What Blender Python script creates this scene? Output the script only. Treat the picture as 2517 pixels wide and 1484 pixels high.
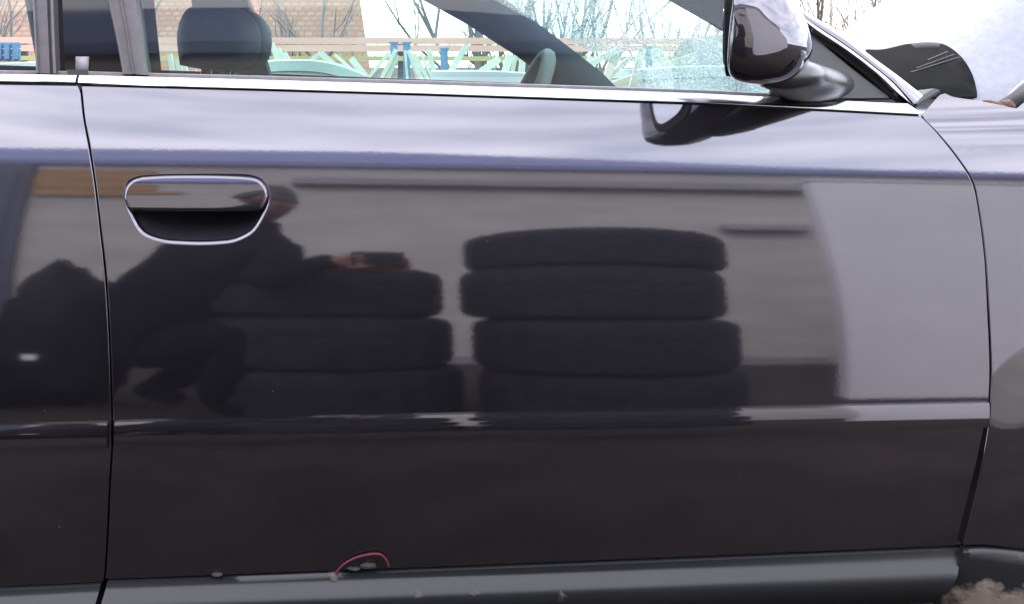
import bpy, bmesh, math, random
from mathutils import Vector, Matrix, noise
random.seed(4)
R = math.radians
for o in list(bpy.data.objects): bpy.data.objects.remove(o, do_unlink=True)
scn = bpy.context.scene
COL = scn.collection

# ------------------------------------------------------------------ camera
D, CZ, K = 1.4, .97, .0005            # lens 1.4 m from the door skin, 0.97 m above the ground
cam = bpy.data.cameras.new('camera'); camo = bpy.data.objects.new('camera', cam); COL.objects.link(camo)
camo.location = (0, -D, CZ); camo.rotation_euler = (R(90), 0, 0)
cam.sensor_width = 36; cam.lens = 36 * D / (2517 * K)
cam.shift_x = 258.5 / 2517; cam.shift_y = -582 / 2517
cam.clip_start = .01; cam.clip_end = 3000
scn.camera = camo

# ------------------------------------------------------------------ light
SUN_EL, SUN_AZ = R(42), R(-20)        # from behind the car
world = bpy.data.worlds.new('World'); scn.world = world; world.use_nodes = True
nt = world.node_tree; nt.nodes.clear()
def N(t, k, **kw):
    n = t.nodes.new(k)
    for a, b in kw.items(): setattr(n, a, b)
    return n
wo = N(nt, 'ShaderNodeOutputWorld'); bg = N(nt, 'ShaderNodeBackground'); bg.inputs['Strength'].default_value = .1
sky = N(nt, 'ShaderNodeTexSky', sky_type='NISHITA', sun_disc=False)
sky.sun_elevation = SUN_EL; sky.sun_rotation = SUN_AZ; sky.air_density = 1.0; sky.dust_density = 1.5
tc = N(nt, 'ShaderNodeTexCoord'); mp = N(nt, 'ShaderNodeMapping'); mp.inputs['Scale'].default_value = (1.5, 1.5, 9.0)
mp.inputs['Location'].default_value = (2.2, 1.1, .3)
cl = N(nt, 'ShaderNodeTexNoise'); cl.inputs['Scale'].default_value = 1.7; cl.inputs['Detail'].default_value = 3; cl.inputs['Roughness'].default_value = .5
cr = N(nt, 'ShaderNodeValToRGB'); cr.color_ramp.elements[0].position = .33; cr.color_ramp.elements[1].position = .60
cr.color_ramp.elements[0].color = (.40, .40, .40, 1)
mx = N(nt, 'ShaderNodeMix', data_type='RGBA'); mx.inputs['B'].default_value = (8.7, 8.7, 9.5, 1)
nt.links.new(tc.outputs['Generated'], mp.inputs['Vector']); nt.links.new(mp.outputs[0], cl.inputs['Vector'])
nt.links.new(cl.outputs['Fac'], cr.inputs[0]); nt.links.new(cr.outputs[0], mx.inputs['Factor'])
nt.links.new(sky.outputs[0], mx.inputs['A']); nt.links.new(mx.outputs['Result'], bg.inputs['Color'])
nt.links.new(bg.outputs[0], wo.inputs[0])
sl = bpy.data.lights.new('sun', 'SUN'); sl.energy = .7; sl.angle = R(10); sl.color = (1, .95, .88)
so = bpy.data.objects.new('sun', sl); COL.objects.link(so); so.location = (0, 6, 8)
sd = Vector((math.sin(SUN_AZ) * math.cos(SUN_EL), math.cos(SUN_AZ) * math.cos(SUN_EL), math.sin(SUN_EL)))
so.rotation_euler = sd.to_track_quat('Z', 'Y').to_euler()
scn.view_settings.view_transform = 'Standard'; scn.view_settings.look = 'None'
scn.view_settings.exposure = 2.35; scn.view_settings.gamma = 1
scn.view_settings.use_curve_mapping = False
scn.cycles.max_bounces = 10; scn.cycles.transparent_max_bounces = 24; scn.cycles.glossy_bounces = 6
scn.cycles.caustics_reflective = False; scn.cycles.caustics_refractive = False

# ------------------------------------------------------------------ materials
def mat(name):
    m = bpy.data.materials.new(name); m.use_nodes = True; t = m.node_tree; t.nodes.clear()
    return m, t, N(t, 'ShaderNodeOutputMaterial')
def noise_col(t, c1, c2, scale, detail=5, lo=.35, hi=.65, mapscale=(1, 1, 1), coord='Object'):
    tc = N(t, 'ShaderNodeTexCoord'); mp = N(t, 'ShaderNodeMapping'); mp.inputs['Scale'].default_value = mapscale
    n = N(t, 'ShaderNodeTexNoise'); n.inputs['Scale'].default_value = scale; n.inputs['Detail'].default_value = detail
    r = N(t, 'ShaderNodeValToRGB'); e = r.color_ramp.elements
    e[0].position, e[1].position = lo, hi; e[0].color = (*c1, 1); e[1].color = (*c2, 1)
    t.links.new(tc.outputs[coord], mp.inputs[0]); t.links.new(mp.outputs[0], n.inputs['Vector']); t.links.new(n.outputs['Fac'], r.inputs[0])
    return r, n, mp
def simple(name, c1, c2=None, rough=.5, scale=20, metallic=0, bump=0, spec=.5, mapscale=(1, 1, 1), lo=.35, hi=.65, bscale=None):
    m, t, o = mat(name); p = N(t, 'ShaderNodeBsdfPrincipled')
    c2 = c2 or tuple(x * 1.25 for x in c1)
    r, n, mp = noise_col(t, c1, c2, scale, mapscale=mapscale, lo=lo, hi=hi)
    t.links.new(r.outputs[0], p.inputs['Base Color'])
    p.inputs['Roughness'].default_value = rough; p.inputs['Metallic'].default_value = metallic
    p.inputs['Specular IOR Level'].default_value = spec
    if bump:
        b = N(t, 'ShaderNodeBump'); b.inputs['Strength'].default_value = bump; b.inputs['Distance'].default_value = .01
        if bscale:
            n2 = N(t, 'ShaderNodeTexNoise'); n2.inputs['Scale'].default_value = bscale; n2.inputs['Detail'].default_value = 4
            t.links.new(mp.outputs[0], n2.inputs['Vector']); t.links.new(n2.outputs['Fac'], b.inputs['Height'])
        else: t.links.new(n.outputs['Fac'], b.inputs['Height'])
        t.links.new(b.outputs[0], p.inputs['Normal'])
    t.links.new(p.outputs[0], o.inputs[0]); return m

def car_paint():
    m, t, o = mat('dark aubergine metallic paint')
    tc = N(t, 'ShaderNodeTexCoord')
    g = N(t, 'ShaderNodeBsdfPrincipled'); g.inputs['Metallic'].default_value = 1
    g.inputs['Base Color'].default_value = (.165, .160, .178, 1); g.inputs['Roughness'].default_value = .045
    # faint waviness of the lacquer
    wn = N(t, 'ShaderNodeTexNoise'); wn.inputs['Scale'].default_value = 260; wn.inputs['Detail'].default_value = 2
    t.links.new(tc.outputs['Object'], wn.inputs['Vector'])
    b = N(t, 'ShaderNodeBump'); b.inputs['Strength'].default_value = .0045; b.inputs['Distance'].default_value = .002
    t.links.new(wn.outputs['Fac'], b.inputs['Height']); t.links.new(b.outputs[0], g.inputs['Normal'])
    # dust film lying on the lower body and scattered specks
    sep = N(t, 'ShaderNodeSeparateXYZ'); t.links.new(tc.outputs['Object'], sep.inputs[0])
    mr = N(t, 'ShaderNodeMapRange'); mr.inputs['From Min'].default_value = .30; mr.inputs['From Max'].default_value = .56
    mr.inputs['To Min'].default_value = 1; mr.inputs['To Max'].default_value = 0
    t.links.new(sep.outputs['Z'], mr.inputs['Value'])
    dn = N(t, 'ShaderNodeTexNoise'); dn.inputs['Scale'].default_value = 9; dn.inputs['Detail'].default_value = 8; dn.inputs['Roughness'].default_value = .65
    t.links.new(tc.outputs['Object'], dn.inputs['Vector'])
    mu = N(t, 'ShaderNodeMath', operation='MULTIPLY'); t.links.new(mr.outputs[0], mu.inputs[0]); t.links.new(dn.outputs['Fac'], mu.inputs[1])
    cm = N(t, 'ShaderNodeMix', data_type='RGBA'); cm.inputs['A'].default_value = (.0025, .0022, .003, 1); cm.inputs['B'].default_value = (.0075, .0046, .0036, 1)
    t.links.new(mu.outputs[0], cm.inputs['Factor'])
    vo = N(t, 'ShaderNodeTexVoronoi'); vo.inputs['Scale'].default_value = 26; t.links.new(tc.outputs['Object'], vo.inputs['Vector'])
    lt = N(t, 'ShaderNodeMath', operation='LESS_THAN'); lt.inputs[1].default_value = .028; t.links.new(vo.outputs['Distance'], lt.inputs[0])
    wn2 = N(t, 'ShaderNodeTexWhiteNoise', noise_dimensions='3D'); t.links.new(vo.outputs['Position'], wn2.inputs['Vector'])
    g2 = N(t, 'ShaderNodeMath', operation='GREATER_THAN'); g2.inputs[1].default_value = .45; t.links.new(wn2.outputs['Value'], g2.inputs[0])
    sp = N(t, 'ShaderNodeMath', operation='MULTIPLY'); t.links.new(lt.outputs[0], sp.inputs[0]); t.links.new(g2.outputs[0], sp.inputs[1])
    cm2 = N(t, 'ShaderNodeMix', data_type='RGBA'); cm2.inputs['B'].default_value = (.07, .065, .06, 1)
    t.links.new(sp.outputs[0], cm2.inputs['Factor']); t.links.new(cm.outputs['Result'], cm2.inputs['A'])
    df = N(t, 'ShaderNodeBsdfDiffuse'); t.links.new(cm2.outputs['Result'], df.inputs['Color'])
    hz = N(t, 'ShaderNodeBsdfGlossy'); hz.inputs['Color'].default_value = (.0125, .0120, .0145, 1); hz.inputs['Roughness'].default_value = .55
    a0 = N(t, 'ShaderNodeAddShader'); t.links.new(hz.outputs[0], a0.inputs[0]); t.links.new(df.outputs[0], a0.inputs[1])
    ad = N(t, 'ShaderNodeAddShader'); t.links.new(g.outputs[0], ad.inputs[0]); t.links.new(a0.outputs[0], ad.inputs[1])
    t.links.new(ad.outputs[0], o.inputs[0]); return m
def glass(name, tint, drops=False):
    m, t, o = mat(name)
    tr = N(t, 'ShaderNodeBsdfTransparent'); tr.inputs[0].default_value = (*tint, 1)
    gl = N(t, 'ShaderNodeBsdfGlossy'); gl.inputs['Roughness'].default_value = .012
    fr = N(t, 'ShaderNodeFresnel'); fr.inputs['IOR'].default_value = 1.52
    ml = N(t, 'ShaderNodeMath', operation='MULTIPLY'); ml.inputs[1].default_value = 1.5; ml.use_clamp = True
    t.links.new(fr.outputs[0], ml.inputs[0])
    mx = N(t, 'ShaderNodeMixShader'); t.links.new(ml.outputs[0], mx.inputs[0]); t.links.new(tr.outputs[0], mx.inputs[1]); t.links.new(gl.outputs[0], mx.inputs[2])
    tc = N(t, 'ShaderNodeTexCoord')
    df = N(t, 'ShaderNodeBsdfDiffuse'); df.inputs[0].default_value = (.46, .55, .60, 1)
    m2 = N(t, 'ShaderNodeMixShader')
    if drops:
        vo = N(t, 'ShaderNodeTexVoronoi'); ml.inputs[1].default_value = .35; vo.inputs['Scale'].default_value = 135; t.links.new(tc.outputs['Object'], vo.inputs['Vector'])
        r = N(t, 'ShaderNodeMapRange'); r.inputs['From Min'].default_value = .22; r.inputs['From Max'].default_value = .5
        r.inputs['To Min'].default_value = .62; r.inputs['To Max'].default_value = .10
        t.links.new(vo.outputs['Distance'], r.inputs['Value']); t.links.new(r.outputs[0], m2.inputs[0])
        tl = N(t, 'ShaderNodeBsdfTranslucent'); tl.inputs[0].default_value = (.8, .85, .83, 1)
        m3 = N(t, 'ShaderNodeMixShader'); m3.inputs[0].default_value = .55
        t.links.new(df.outputs[0], m3.inputs[1]); t.links.new(tl.outputs[0], m3.inputs[2]); dsh = m3
    else:
        vo = N(t, 'ShaderNodeTexVoronoi'); vo.inputs['Scale'].default_value = 55; t.links.new(tc.outputs['Object'], vo.inputs['Vector'])
        lt = N(t, 'ShaderNodeMath', operation='LESS_THAN'); lt.inputs[1].default_value = .06; t.links.new(vo.outputs['Distance'], lt.inputs[0])
        wn = N(t, 'ShaderNodeTexWhiteNoise', noise_dimensions='3D'); t.links.new(vo.outputs['Position'], wn.inputs['Vector'])
        g2 = N(t, 'ShaderNodeMath', operation='GREATER_THAN'); g2.inputs[1].default_value = .9; t.links.new(wn.outputs['Value'], g2.inputs[0])
        sp = N(t, 'ShaderNodeMath', operation='MULTIPLY'); t.links.new(lt.outputs[0], sp.inputs[0]); t.links.new(g2.outputs[0], sp.inputs[1])
        ma = N(t, 'ShaderNodeMath', operation='MULTIPLY_ADD'); ma.inputs[1].default_value = .3; ma.inputs[2].default_value = .022
        t.links.new(sp.outputs[0], ma.inputs[0]); t.links.new(ma.outputs[0], m2.inputs[0]); dsh = df
    t.links.new(mx.outputs[0], m2.inputs[1]); t.links.new(dsh.outputs[0], m2.inputs[2])
    t.links.new(m2.outputs[0], o.inputs[0]); return m
def trim_mud():
    m, t, o = mat('dusty charcoal plastic')
    tc = N(t, 'ShaderNodeTexCoord'); p = N(t, 'ShaderNodeBsdfPrincipled')
    n = N(t, 'ShaderNodeTexNoise'); n.inputs['Scale'].default_value = 30; n.inputs['Detail'].default_value = 4; n.inputs['Roughness'].default_value = .5
    mp = N(t, 'ShaderNodeMapping'); mp.inputs['Scale'].default_value = (1, 1, .9)
    t.links.new(tc.outputs['Object'], mp.inputs[0]); t.links.new(mp.outputs[0], n.inputs['Vector'])
    def blob(loc, r0, r1, amp):
        vd = N(t, 'ShaderNodeVectorMath', operation='DISTANCE'); vd.inputs[1].default_value = loc
        t.links.new(tc.outputs['Object'], vd.inputs[0])
        mr = N(t, 'ShaderNodeMapRange'); mr.inputs['From Min'].default_value = r0; mr.inputs['From Max'].default_value = r1
        mr.inputs['To Min'].default_value = amp; mr.inputs['To Max'].default_value = 0
        t.links.new(vd.outputs['Value'], mr.inputs['Value']); return mr
    b1 = blob((.715, 0, .285), .015, .068, .58); b2 = blob((.80, .02, .30), .02, .15, .12); b3 = blob((.60, 0, .27), .02, .22, .0)
    a = N(t, 'ShaderNodeMath', operation='ADD'); t.links.new(b1.outputs[0], a.inputs[0]); t.links.new(b2.outputs[0], a.inputs[1])
    a1 = N(t, 'ShaderNodeMath', operation='ADD'); t.links.new(a.outputs[0], a1.inputs[0]); t.links.new(b3.outputs[0], a1.inputs[1])
    a2 = N(t, 'ShaderNodeMath', operation='ADD'); t.links.new(a1.outputs[0], a2.inputs[0]); t.links.new(n.outputs['Fac'], a2.inputs[1])
    mr = N(t, 'ShaderNodeMapRange'); mr.inputs['From Min'].default_value = .69; mr.inputs['From Max'].default_value = .86
    t.links.new(a2.outputs[0], mr.inputs['Value'])
    n3 = N(t, 'ShaderNodeTexNoise'); n3.inputs['Scale'].default_value = 7; n3.inputs['Detail'].default_value = 6; t.links.new(tc.outputs['Object'], n3.inputs['Vector'])
    base = N(t, 'ShaderNodeMix', data_type='RGBA'); base.inputs['A'].default_value = (.0110, .0117, .0138, 1); base.inputs['B'].default_value = (.0165, .0175, .0200, 1)
    t.links.new(n3.outputs['Fac'], base.inputs['Factor'])
    n4 = N(t, 'ShaderNodeTexNoise'); n4.inputs['Scale'].default_value = 60; n4.inputs['Detail'].default_value = 6; t.links.new(tc.outputs['Object'], n4.inputs['Vector'])
    mud = N(t, 'ShaderNodeMix', data_type='RGBA'); mud.inputs['A'].default_value = (.11, .085, .066, 1); mud.inputs['B'].default_value = (.26, .205, .165, 1)
    t.links.new(n4.outputs['Fac'], mud.inputs['Factor'])
    c = N(t, 'ShaderNodeMix', data_type='RGBA'); t.links.new(mr.outputs[0], c.inputs['Factor']); t.links.new(base.outputs['Result'], c.inputs['A']); t.links.new(mud.outputs['Result'], c.inputs['B'])
    t.links.new(c.outputs['Result'], p.inputs['Base Color'])
    rr = N(t, 'ShaderNodeMapRange'); rr.inputs['To Min'].default_value = .34; rr.inputs['To Max'].default_value = .95
    t.links.new(mr.outputs[0], rr.inputs['Value']); t.links.new(rr.outputs[0], p.inputs['Roughness'])
    b = N(t, 'ShaderNodeBump'); b.inputs['Strength'].default_value = .5; b.inputs['Distance'].default_value = .004
    t.links.new(mr.outputs[0], b.inputs['Height']); t.links.new(b.outputs[0], p.inputs['Normal'])
    t.links.new(p.outputs[0], o.inputs[0]); return m
def bricky(name, c1, c2, mortar, scale, bw, rh, rough=.85):
    m, t, o = mat(name); p = N(t, 'ShaderNodeBsdfPrincipled'); tc = N(t, 'ShaderNodeTexCoord')
    b = N(t, 'ShaderNodeTexBrick'); b.inputs['Scale'].default_value = scale; b.inputs['Color1'].default_value = (*c1, 1); b.inputs['Color2'].default_value = (*c2, 1)
    b.inputs['Mortar'].default_value = (*mortar, 1); b.inputs['Mortar Size'].default_value = .012; b.inputs['Brick Width'].default_value = bw; b.inputs['Row Height'].default_value = rh
    t.links.new(tc.outputs['UV'], b.inputs['Vector'])
    t.links.new(b.outputs['Color'], p.inputs['Base Color']); p.inputs['Roughness'].default_value = rough
    bp = N(t, 'ShaderNodeBump'); bp.inputs['Distance'].default_value = .02; bp.invert = True; t.links.new(b.outputs['Fac'], bp.inputs['Height']); t.links.new(bp.outputs[0], p.inputs['Normal'])
    t.links.new(p.outputs[0], o.inputs[0]); return m

M = {}
M['paint'] = car_paint()
M['glass'] = glass('green tinted window glass', (.76, .93, .92))
M['wet_glass'] = glass('windscreen glass with dried droplets', (.78, .92, .88), True)
M['trim'] = trim_mud()
M['chrome'] = simple('polished aluminium trim', (.62, .64, .70), (.68, .70, .76), rough=.16, metallic=1)
M['frame'] = simple('satin grey window frame', (.10, .088, .094), (.125, .11, .118), rough=.34, scale=60, spec=.6)
M['rubber'] = simple('black rubber seal', (.010, .010, .010), (.016, .016, .016), rough=.6)
M['grey_rubber'] = simple('dusty grey weather strip', (.27, .25, .27), (.34, .32, .34), rough=.55, scale=80)
M['gloss_black'] = simple('gloss black pillar cover', (.004, .004, .005), rough=.04, spec=.5)
M['plastic'] = simple('satin black mirror plastic', (.03, .03, .033), (.038, .038, .042), rough=.32, scale=90, spec=.9)
M['black'] = simple('matt black void', (.003, .003, .003), rough=.9, spec=.1)
M['interior'] = simple('charcoal interior trim', (.009, .009, .010), (.012, .012, .013), rough=.65, scale=120, spec=.3)
M['leather'] = simple('black leather', (.012, .016, .022), (.016, .021, .029), rough=.6, scale=150, spec=.25)
M['pillar_trim'] = simple('blue grey pillar trim', (.045, .055, .068), (.055, .066, .080), rough=.7, spec=.2)
M['dash'] = simple('grey dashboard', (.09, .10, .097), (.11, .12, .115), rough=.6, scale=150)
M['mirror'] = simple('mirror glass', (.8, .85, .9), (.8, .85, .9), rough=.01, metallic=1)
M['bowl'] = simple('dark handle recess', (.030, .028, .036), rough=.30, spec=.6)
M['red'] = simple('faded red cord', (.12, .014, .03), (.17, .022, .045), rough=.7, scale=300, bump=.3)
M['dirt'] = simple('dried clay', (.035, .032, .026), (.06, .056, .046), rough=.95, scale=200, bump=.6)
M['rust'] = simple('rusty steel', (.05, .018, .008), (.13, .06, .03), rough=.8, scale=140, bump=.4)
M['arm'] = simple('grey painted steel', (.07, .07, .075), rough=.4)
M['plaster'] = simple('grey lime plaster', (.33, .315, .285), (.40, .38, .345), rough=.9, scale=1.6, mapscale=(1, 1, 3.5), bump=.25, bscale=35)
M['white_wall'] = simple('pale painted render', (.58, .575, .59), (.63, .625, .64), rough=.85, scale=2.5, bump=.15, bscale=60)
M['shade_and_trim'] = simple('grey wooden ledge', (.20, .195, .21), rough=.8, mapscale=(.2, 1, 1))  # plinth and bracket wood, also the grey of the built eave shadow
M['slate'] = simple('blue grey roof sheet', (.125, .15, .285), (.155, .18, .33), rough=.6, scale=6, mapscale=(.3, 1, 1))
M['navy'] = simple('navy painted door', (.035, .04, .075), (.05, .055, .095), rough=.55, scale=5)
M['ply'] = simple('bare plywood', (.24, .135, .055), (.34, .20, .09), rough=.8, scale=5, mapscale=(.6, 1, 4))
M['ground'] = simple('packed brown gravel', (.0045, .0034, .0028), (.024, .0145, .010), rough=.95, scale=3.2, lo=.32, hi=.68, bump=.5, bscale=60)
M['tyre'] = simple('worn tyre rubber', (.014, .014, .018), (.024, .024, .030), rough=.85, scale=18, spec=.08)
M['steel'] = simple('silver tape', (.6, .6, .6), rough=.4)
M['coat'] = simple('dark blue coat cloth', (.004, .004, .007), (.008, .008, .012), rough=.95, scale=9, bump=.4, spec=.03)
M['skin'] = simple('skin', (.17, .07, .05), (.21, .095, .068), rough=.5, scale=30)
M['hair'] = simple('dark brown hair', (.020, .014, .010), rough=.6, mapscale=(6, 6, 1))
M['phone'] = simple('black phone body', (.006, .006, .008), rough=.15)
M['sack'] = simple('black refuse sack plastic', (.008, .008, .010), (.012, .012, .014), rough=.75, scale=8, bump=.6, spec=.1)
M['tub'] = simple('pale green tub plastic', (.42, .52, .47), (.46, .57, .51), rough=.4, scale=6)
M['grey_tub'] = simple('pale grey tub plastic', (.46, .51, .50), (.51, .56, .55), rough=.4, scale=6)
M['pvc'] = simple('off white plastic profile', (.55, .55, .45), (.66, .66, .55), rough=.45, scale=8)
M['blue'] = simple('blue painted steel', (.09, .20, .34), (.11, .24, .40), rough=.5)
M['rail'] = simple('orange stained fence rail', (.80, .42, .30), (.86, .50, .38), rough=.75, scale=4, mapscale=(.3, 3, 3))
M['yellow'] = simple('yellow fence board', (.52, .40, .16), (.60, .47, .20), rough=.75, scale=4, mapscale=(.3, 3, 3))
M['post'] = simple('dark fence post', (.06, .07, .08), rough=.8)
M['bark'] = simple('grey brown bark', (.16, .145, .125), (.22, .20, .17), rough=.9, scale=30, mapscale=(1, 1, .2))
M['bark_pale'] = simple('pale twig bark', (.42, .34, .27), (.50, .42, .35), rough=.9, scale=30)
M['tiles'] = bricky('brown clay roof tiles', (.34, .155, .092), (.42, .205, .13), (.29, .145, .095), 1, .10, .062)
M['white_paint'] = simple('pale silver car paint', (.25, .255, .30), (.29, .295, .34), rough=.3, scale=40)
M['dark_glass'] = simple('black tinted window', (.002, .002, .002), rough=.05, spec=.12)
M['house_wall'] = simple('grey house wall', (.20, .20, .18), rough=.9)

# ------------------------------------------------------------------ helpers
def tag(o, label=None, cat=None, group=None, kind=None):
    if label: o['label'] = label
    if cat: o['category'] = cat
    if group: o['group'] = group
    if kind: o['kind'] = kind
    return o
def empty(name, loc, label, cat, group=None):
    o = bpy.data.objects.new(name, None); COL.objects.link(o); o.location = loc; o.empty_display_size = .05
    return tag(o, label, cat, group)
class MB:
    """collects world-space geometry; build() links it as one object"""
    def __init__(s): s.v = []; s.f = []; s.n = {}; s.uv = None
    def vert(s, p, n=None):
        s.v.append(Vector(p)); i = len(s.v) - 1
        if n is not None: s.n[i] = Vector(n).normalized()
        return i
    def face(s, *ix): s.f.append(tuple(ix))
    def grid(s, rows):
        for a, b in zip(rows, rows[1:]):
            for i in range(len(a) - 1): s.face(a[i], a[i + 1], b[i + 1], b[i])
    def ringstrip(s, a, b):
        n = len(a)
        for i in range(n): s.face(a[i], a[(i + 1) % n], b[(i + 1) % n], b[i])
    def cap(s, ring, flip=False):
        c = s.vert(sum((s.v[i] for i in ring), Vector()) / len(ring)); n = len(ring)
        for i in range(n):
            s.face(ring[i], ring[(i + 1) % n], c)
    def box(s, lo, hi, mtx=None):
        q = [Vector((x, y, z)) for x in (lo[0], hi[0]) for y in (lo[1], hi[1]) for z in (lo[2], hi[2])]
        if mtx is not None: q = [mtx @ p for p in q]
        i = [s.vert(p) for p in q]
        for f in ((0, 1, 3, 2), (4, 6, 7, 5), (0, 4, 5, 1), (2, 3, 7, 6), (0, 2, 6, 4), (1, 5, 7, 3)): s.face(*[i[k] for k in f])
    def bar(s, a, b, w, t, roll=Vector((0, 1, 0))):
        a = Vector(a); b = Vector(b); d = (b - a); L = d.length; d.normalize()
        x = d.cross(roll); x.normalize(); y = x.cross(d)
        m = Matrix((( x.x, y.x, d.x, a.x), (x.y, y.y, d.y, a.y), (x.z, y.z, d.z, a.z), (0, 0, 0, 1)))
        s.box((-w / 2, -t / 2, 0), (w / 2, t / 2, L), m)
    def tube(s, pts, rad, n=8, caps=True):
        pts = [Vector(p) for p in pts]; prev = None; rings = []
        for i, p in enumerate(pts):
            d = (pts[min(i + 1, len(pts) - 1)] - pts[max(i - 1, 0)]).normalized()
            if prev is None: prev = d.orthogonal().normalized()
            u = (prev - d * prev.dot(d)); u = u.normalized() if u.length > 1e-6 else d.orthogonal().normalized()
            prev = u; w = d.cross(u); r = rad[i] if isinstance(rad, (list, tuple)) else rad
            rings.append([s.vert(p + (u * math.cos(2 * math.pi * k / n) + w * math.sin(2 * math.pi * k / n)) * r) for k in range(n)])
        for a, b in zip(rings, rings[1:]): s.ringstrip(a, b)
        if caps: s.cap(rings[0]); s.cap(rings[-1])
    def lathe(s, prof, n=40, mtx=None, closed=True):
        rings = []
        for r, z in prof:
            rings.append([s.vert((mtx or Matrix()) @ Vector((r * math.cos(2 * math.pi * k / n), r * math.sin(2 * math.pi * k / n), z))) for k in range(n)])
        for a, b in zip(rings, rings[1:]): s.ringstrip(a, b)
        if closed: s.ringstrip(rings[-1], rings[0])
    def build(s, name, m, parent=None, smooth=True, recalc=True, sharp=None):
        if s.n:      # faces follow the given normals
            def ok(f):
                a, b, c = s.v[f[0]], s.v[f[1]], s.v[f[2]]; d = s.v[f[-1]]
                fn = (c - a).cross(b - d) if len(f) == 4 else (b - a).cross(c - a)
                if len(f) == 4: fn = -fn
                t = sum((s.n[i] for i in f if i in s.n), Vector())
                return fn.dot(t) >= 0
            s.f = [f if ok(f) else f[::-1] for f in s.f]
        me = bpy.data.meshes.new(name)
        org = parent.matrix_world.translation.copy() if parent is not None else Vector()
        me.from_pydata([tuple(p) for p in s.v], [], s.f)
        me.materials.append(m)
        if recalc and not s.n:
            bm = bmesh.new(); bm.from_mesh(me); bmesh.ops.recalc_face_normals(bm, faces=bm.faces); bm.to_mesh(me); bm.free()
        if smooth:
            me.polygons.foreach_set('use_smooth', [True] * len(me.polygons))
            if sharp: me.set_sharp_from_angle(angle=R(sharp))
        me.update()
        if s.n:
            nn = [v.normal.copy() for v in me.vertices]
            for i, n in s.n.items(): nn[i] = n
            me.normals_split_custom_set_from_vertices([tuple(n) for n in nn])
        if s.uv: 
            l = me.uv_layers.new(name='uv')
            for lp in me.loops: l.data[lp.index].uv = s.uv(me.vertices[lp.vertex_index].co)
        o = bpy.data.objects.new(name, me); COL.objects.link(o)
        if parent is not None:
            o.parent = parent; o.matrix_parent_inverse = Matrix.Translation(-org)
        return o

# ---------------------------------------------------------------- the car's side surface y = S(x, z)
TILT = [(.2, -14), (.34, -9), (.44, -5), (.50, -1.5), (.55, 1.2), (.62, 4.2), (.735, 9.5), (.85, 14.8), (.95, 19.0), (1.1, 22)]
def tilt(z):
    if z <= TILT[0][0]: return TILT[0][1]
    for (a, b), (c, d) in zip(TILT, TILT[1:]):
        if z <= c: return b + (d - b) * (z - a) / (c - a)
    return TILT[-1][1]
# smooth the table a little, then integrate
STEP = .0009; NT = 1000
_t = [tilt(.2 + STEP * i) for i in range(NT)]
for _ in range(2): _t = [sum(_t[max(0, i - 12):i + 13]) / len(_t[max(0, i - 12):i + 13]) for i in range(NT)]
TAB = [0]
for i in range(NT - 1): TAB.append(TAB[-1] + math.tan(R(_t[i])) * STEP)
_o = TAB[int((.56 - .2) / STEP)]; TAB = [v - _o for v in TAB]
WED = .02
def S(x, z):
    q = (z + WED * x - .2) / STEP; i = max(1, min(NT - 3, int(q))); f = q - i
    p0, p1, p2, p3 = TAB[i - 1:i + 3]
    y = p1 + .5 * f * (p2 - p0 + f * (2 * p0 - 5 * p1 + 4 * p2 - p3 + f * (3 * (p1 - p2) + p3 - p0)))
    return y + .03 * (x + .1) ** 2
def belt(x): return .957 - .0385 * (x + .4)
def G(x, z): return S(x, belt(x)) + .030 + (z - belt(x)) * math.tan(R(10.5))          # window glass
def GF(x, z): return G(x, z) - .012                                                   # window frames
def sst(a, b, v):
    t = max(0, min(1, (v - a) / (b - a))); return t * t * (3 - 2 * t)
def F(x, z):                                                                          # fender: flares to the wheel arch, folds over on top
    y = S(x, z)
    d = math.hypot(x - 1.12, z - .33)
    y -= .016 * (1 - sst(.36, .49, d)) + .0
    if z > .86: y += max(0, z - .85) ** 3 * 34
    return y
def px2w(c, r, f, off=0.0):
    y = 0
    for _ in range(40):
        s = K * (y + D) / D; x = (c - 1000) * s; z = CZ - (r - 160) * s; y = f(x, z) - off
    return Vector((x, y, z))
def at(c, r, y):
    s = K * (y + D) / D; return Vector(((c - 1000) * s, y, CZ - (r - 160) * s))
def snorm(f, p, h=8e-4):
    gx = (f(p.x + h, p.z) - f(p.x - h, p.z)) / (2 * h); gz = (f(p.x, p.z + h) - f(p.x, p.z - h)) / (2 * h)
    return Vector((gx, -1, gz)).normalized()
def smoothpoly(pts, k=8):
    out = []; n = len(pts)
    for i in range(n - 1):
        p0, p1, p2, p3 = pts[max(i - 1, 0)], pts[i], pts[i + 1], pts[min(i + 2, n - 1)]
        for j in range(k):
            t = j / k
            out.append(tuple(.5 * (2 * b + (c - a) * t + (2 * a - 5 * b + 4 * c - d) * t * t + (3 * b - a - 3 * c + d) * t ** 3) for a, b, c, d in zip(p0, p1, p2, p3)))
    out.append(tuple(pts[-1])); return out
def resample(pts, n):
    L = [0]
    for a, b in zip(pts, pts[1:]): L.append(L[-1] + math.dist(a, b))
    out = []; j = 0
    for i in range(n):
        t = L[-1] * i / (n - 1)
        while j < len(pts) - 2 and L[j + 1] < t: j += 1
        f = (t - L[j]) / max(1e-9, L[j + 1] - L[j]); out.append(tuple(a + (b - a) * f for a, b in zip(pts[j], pts[j + 1])))
    return out
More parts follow.
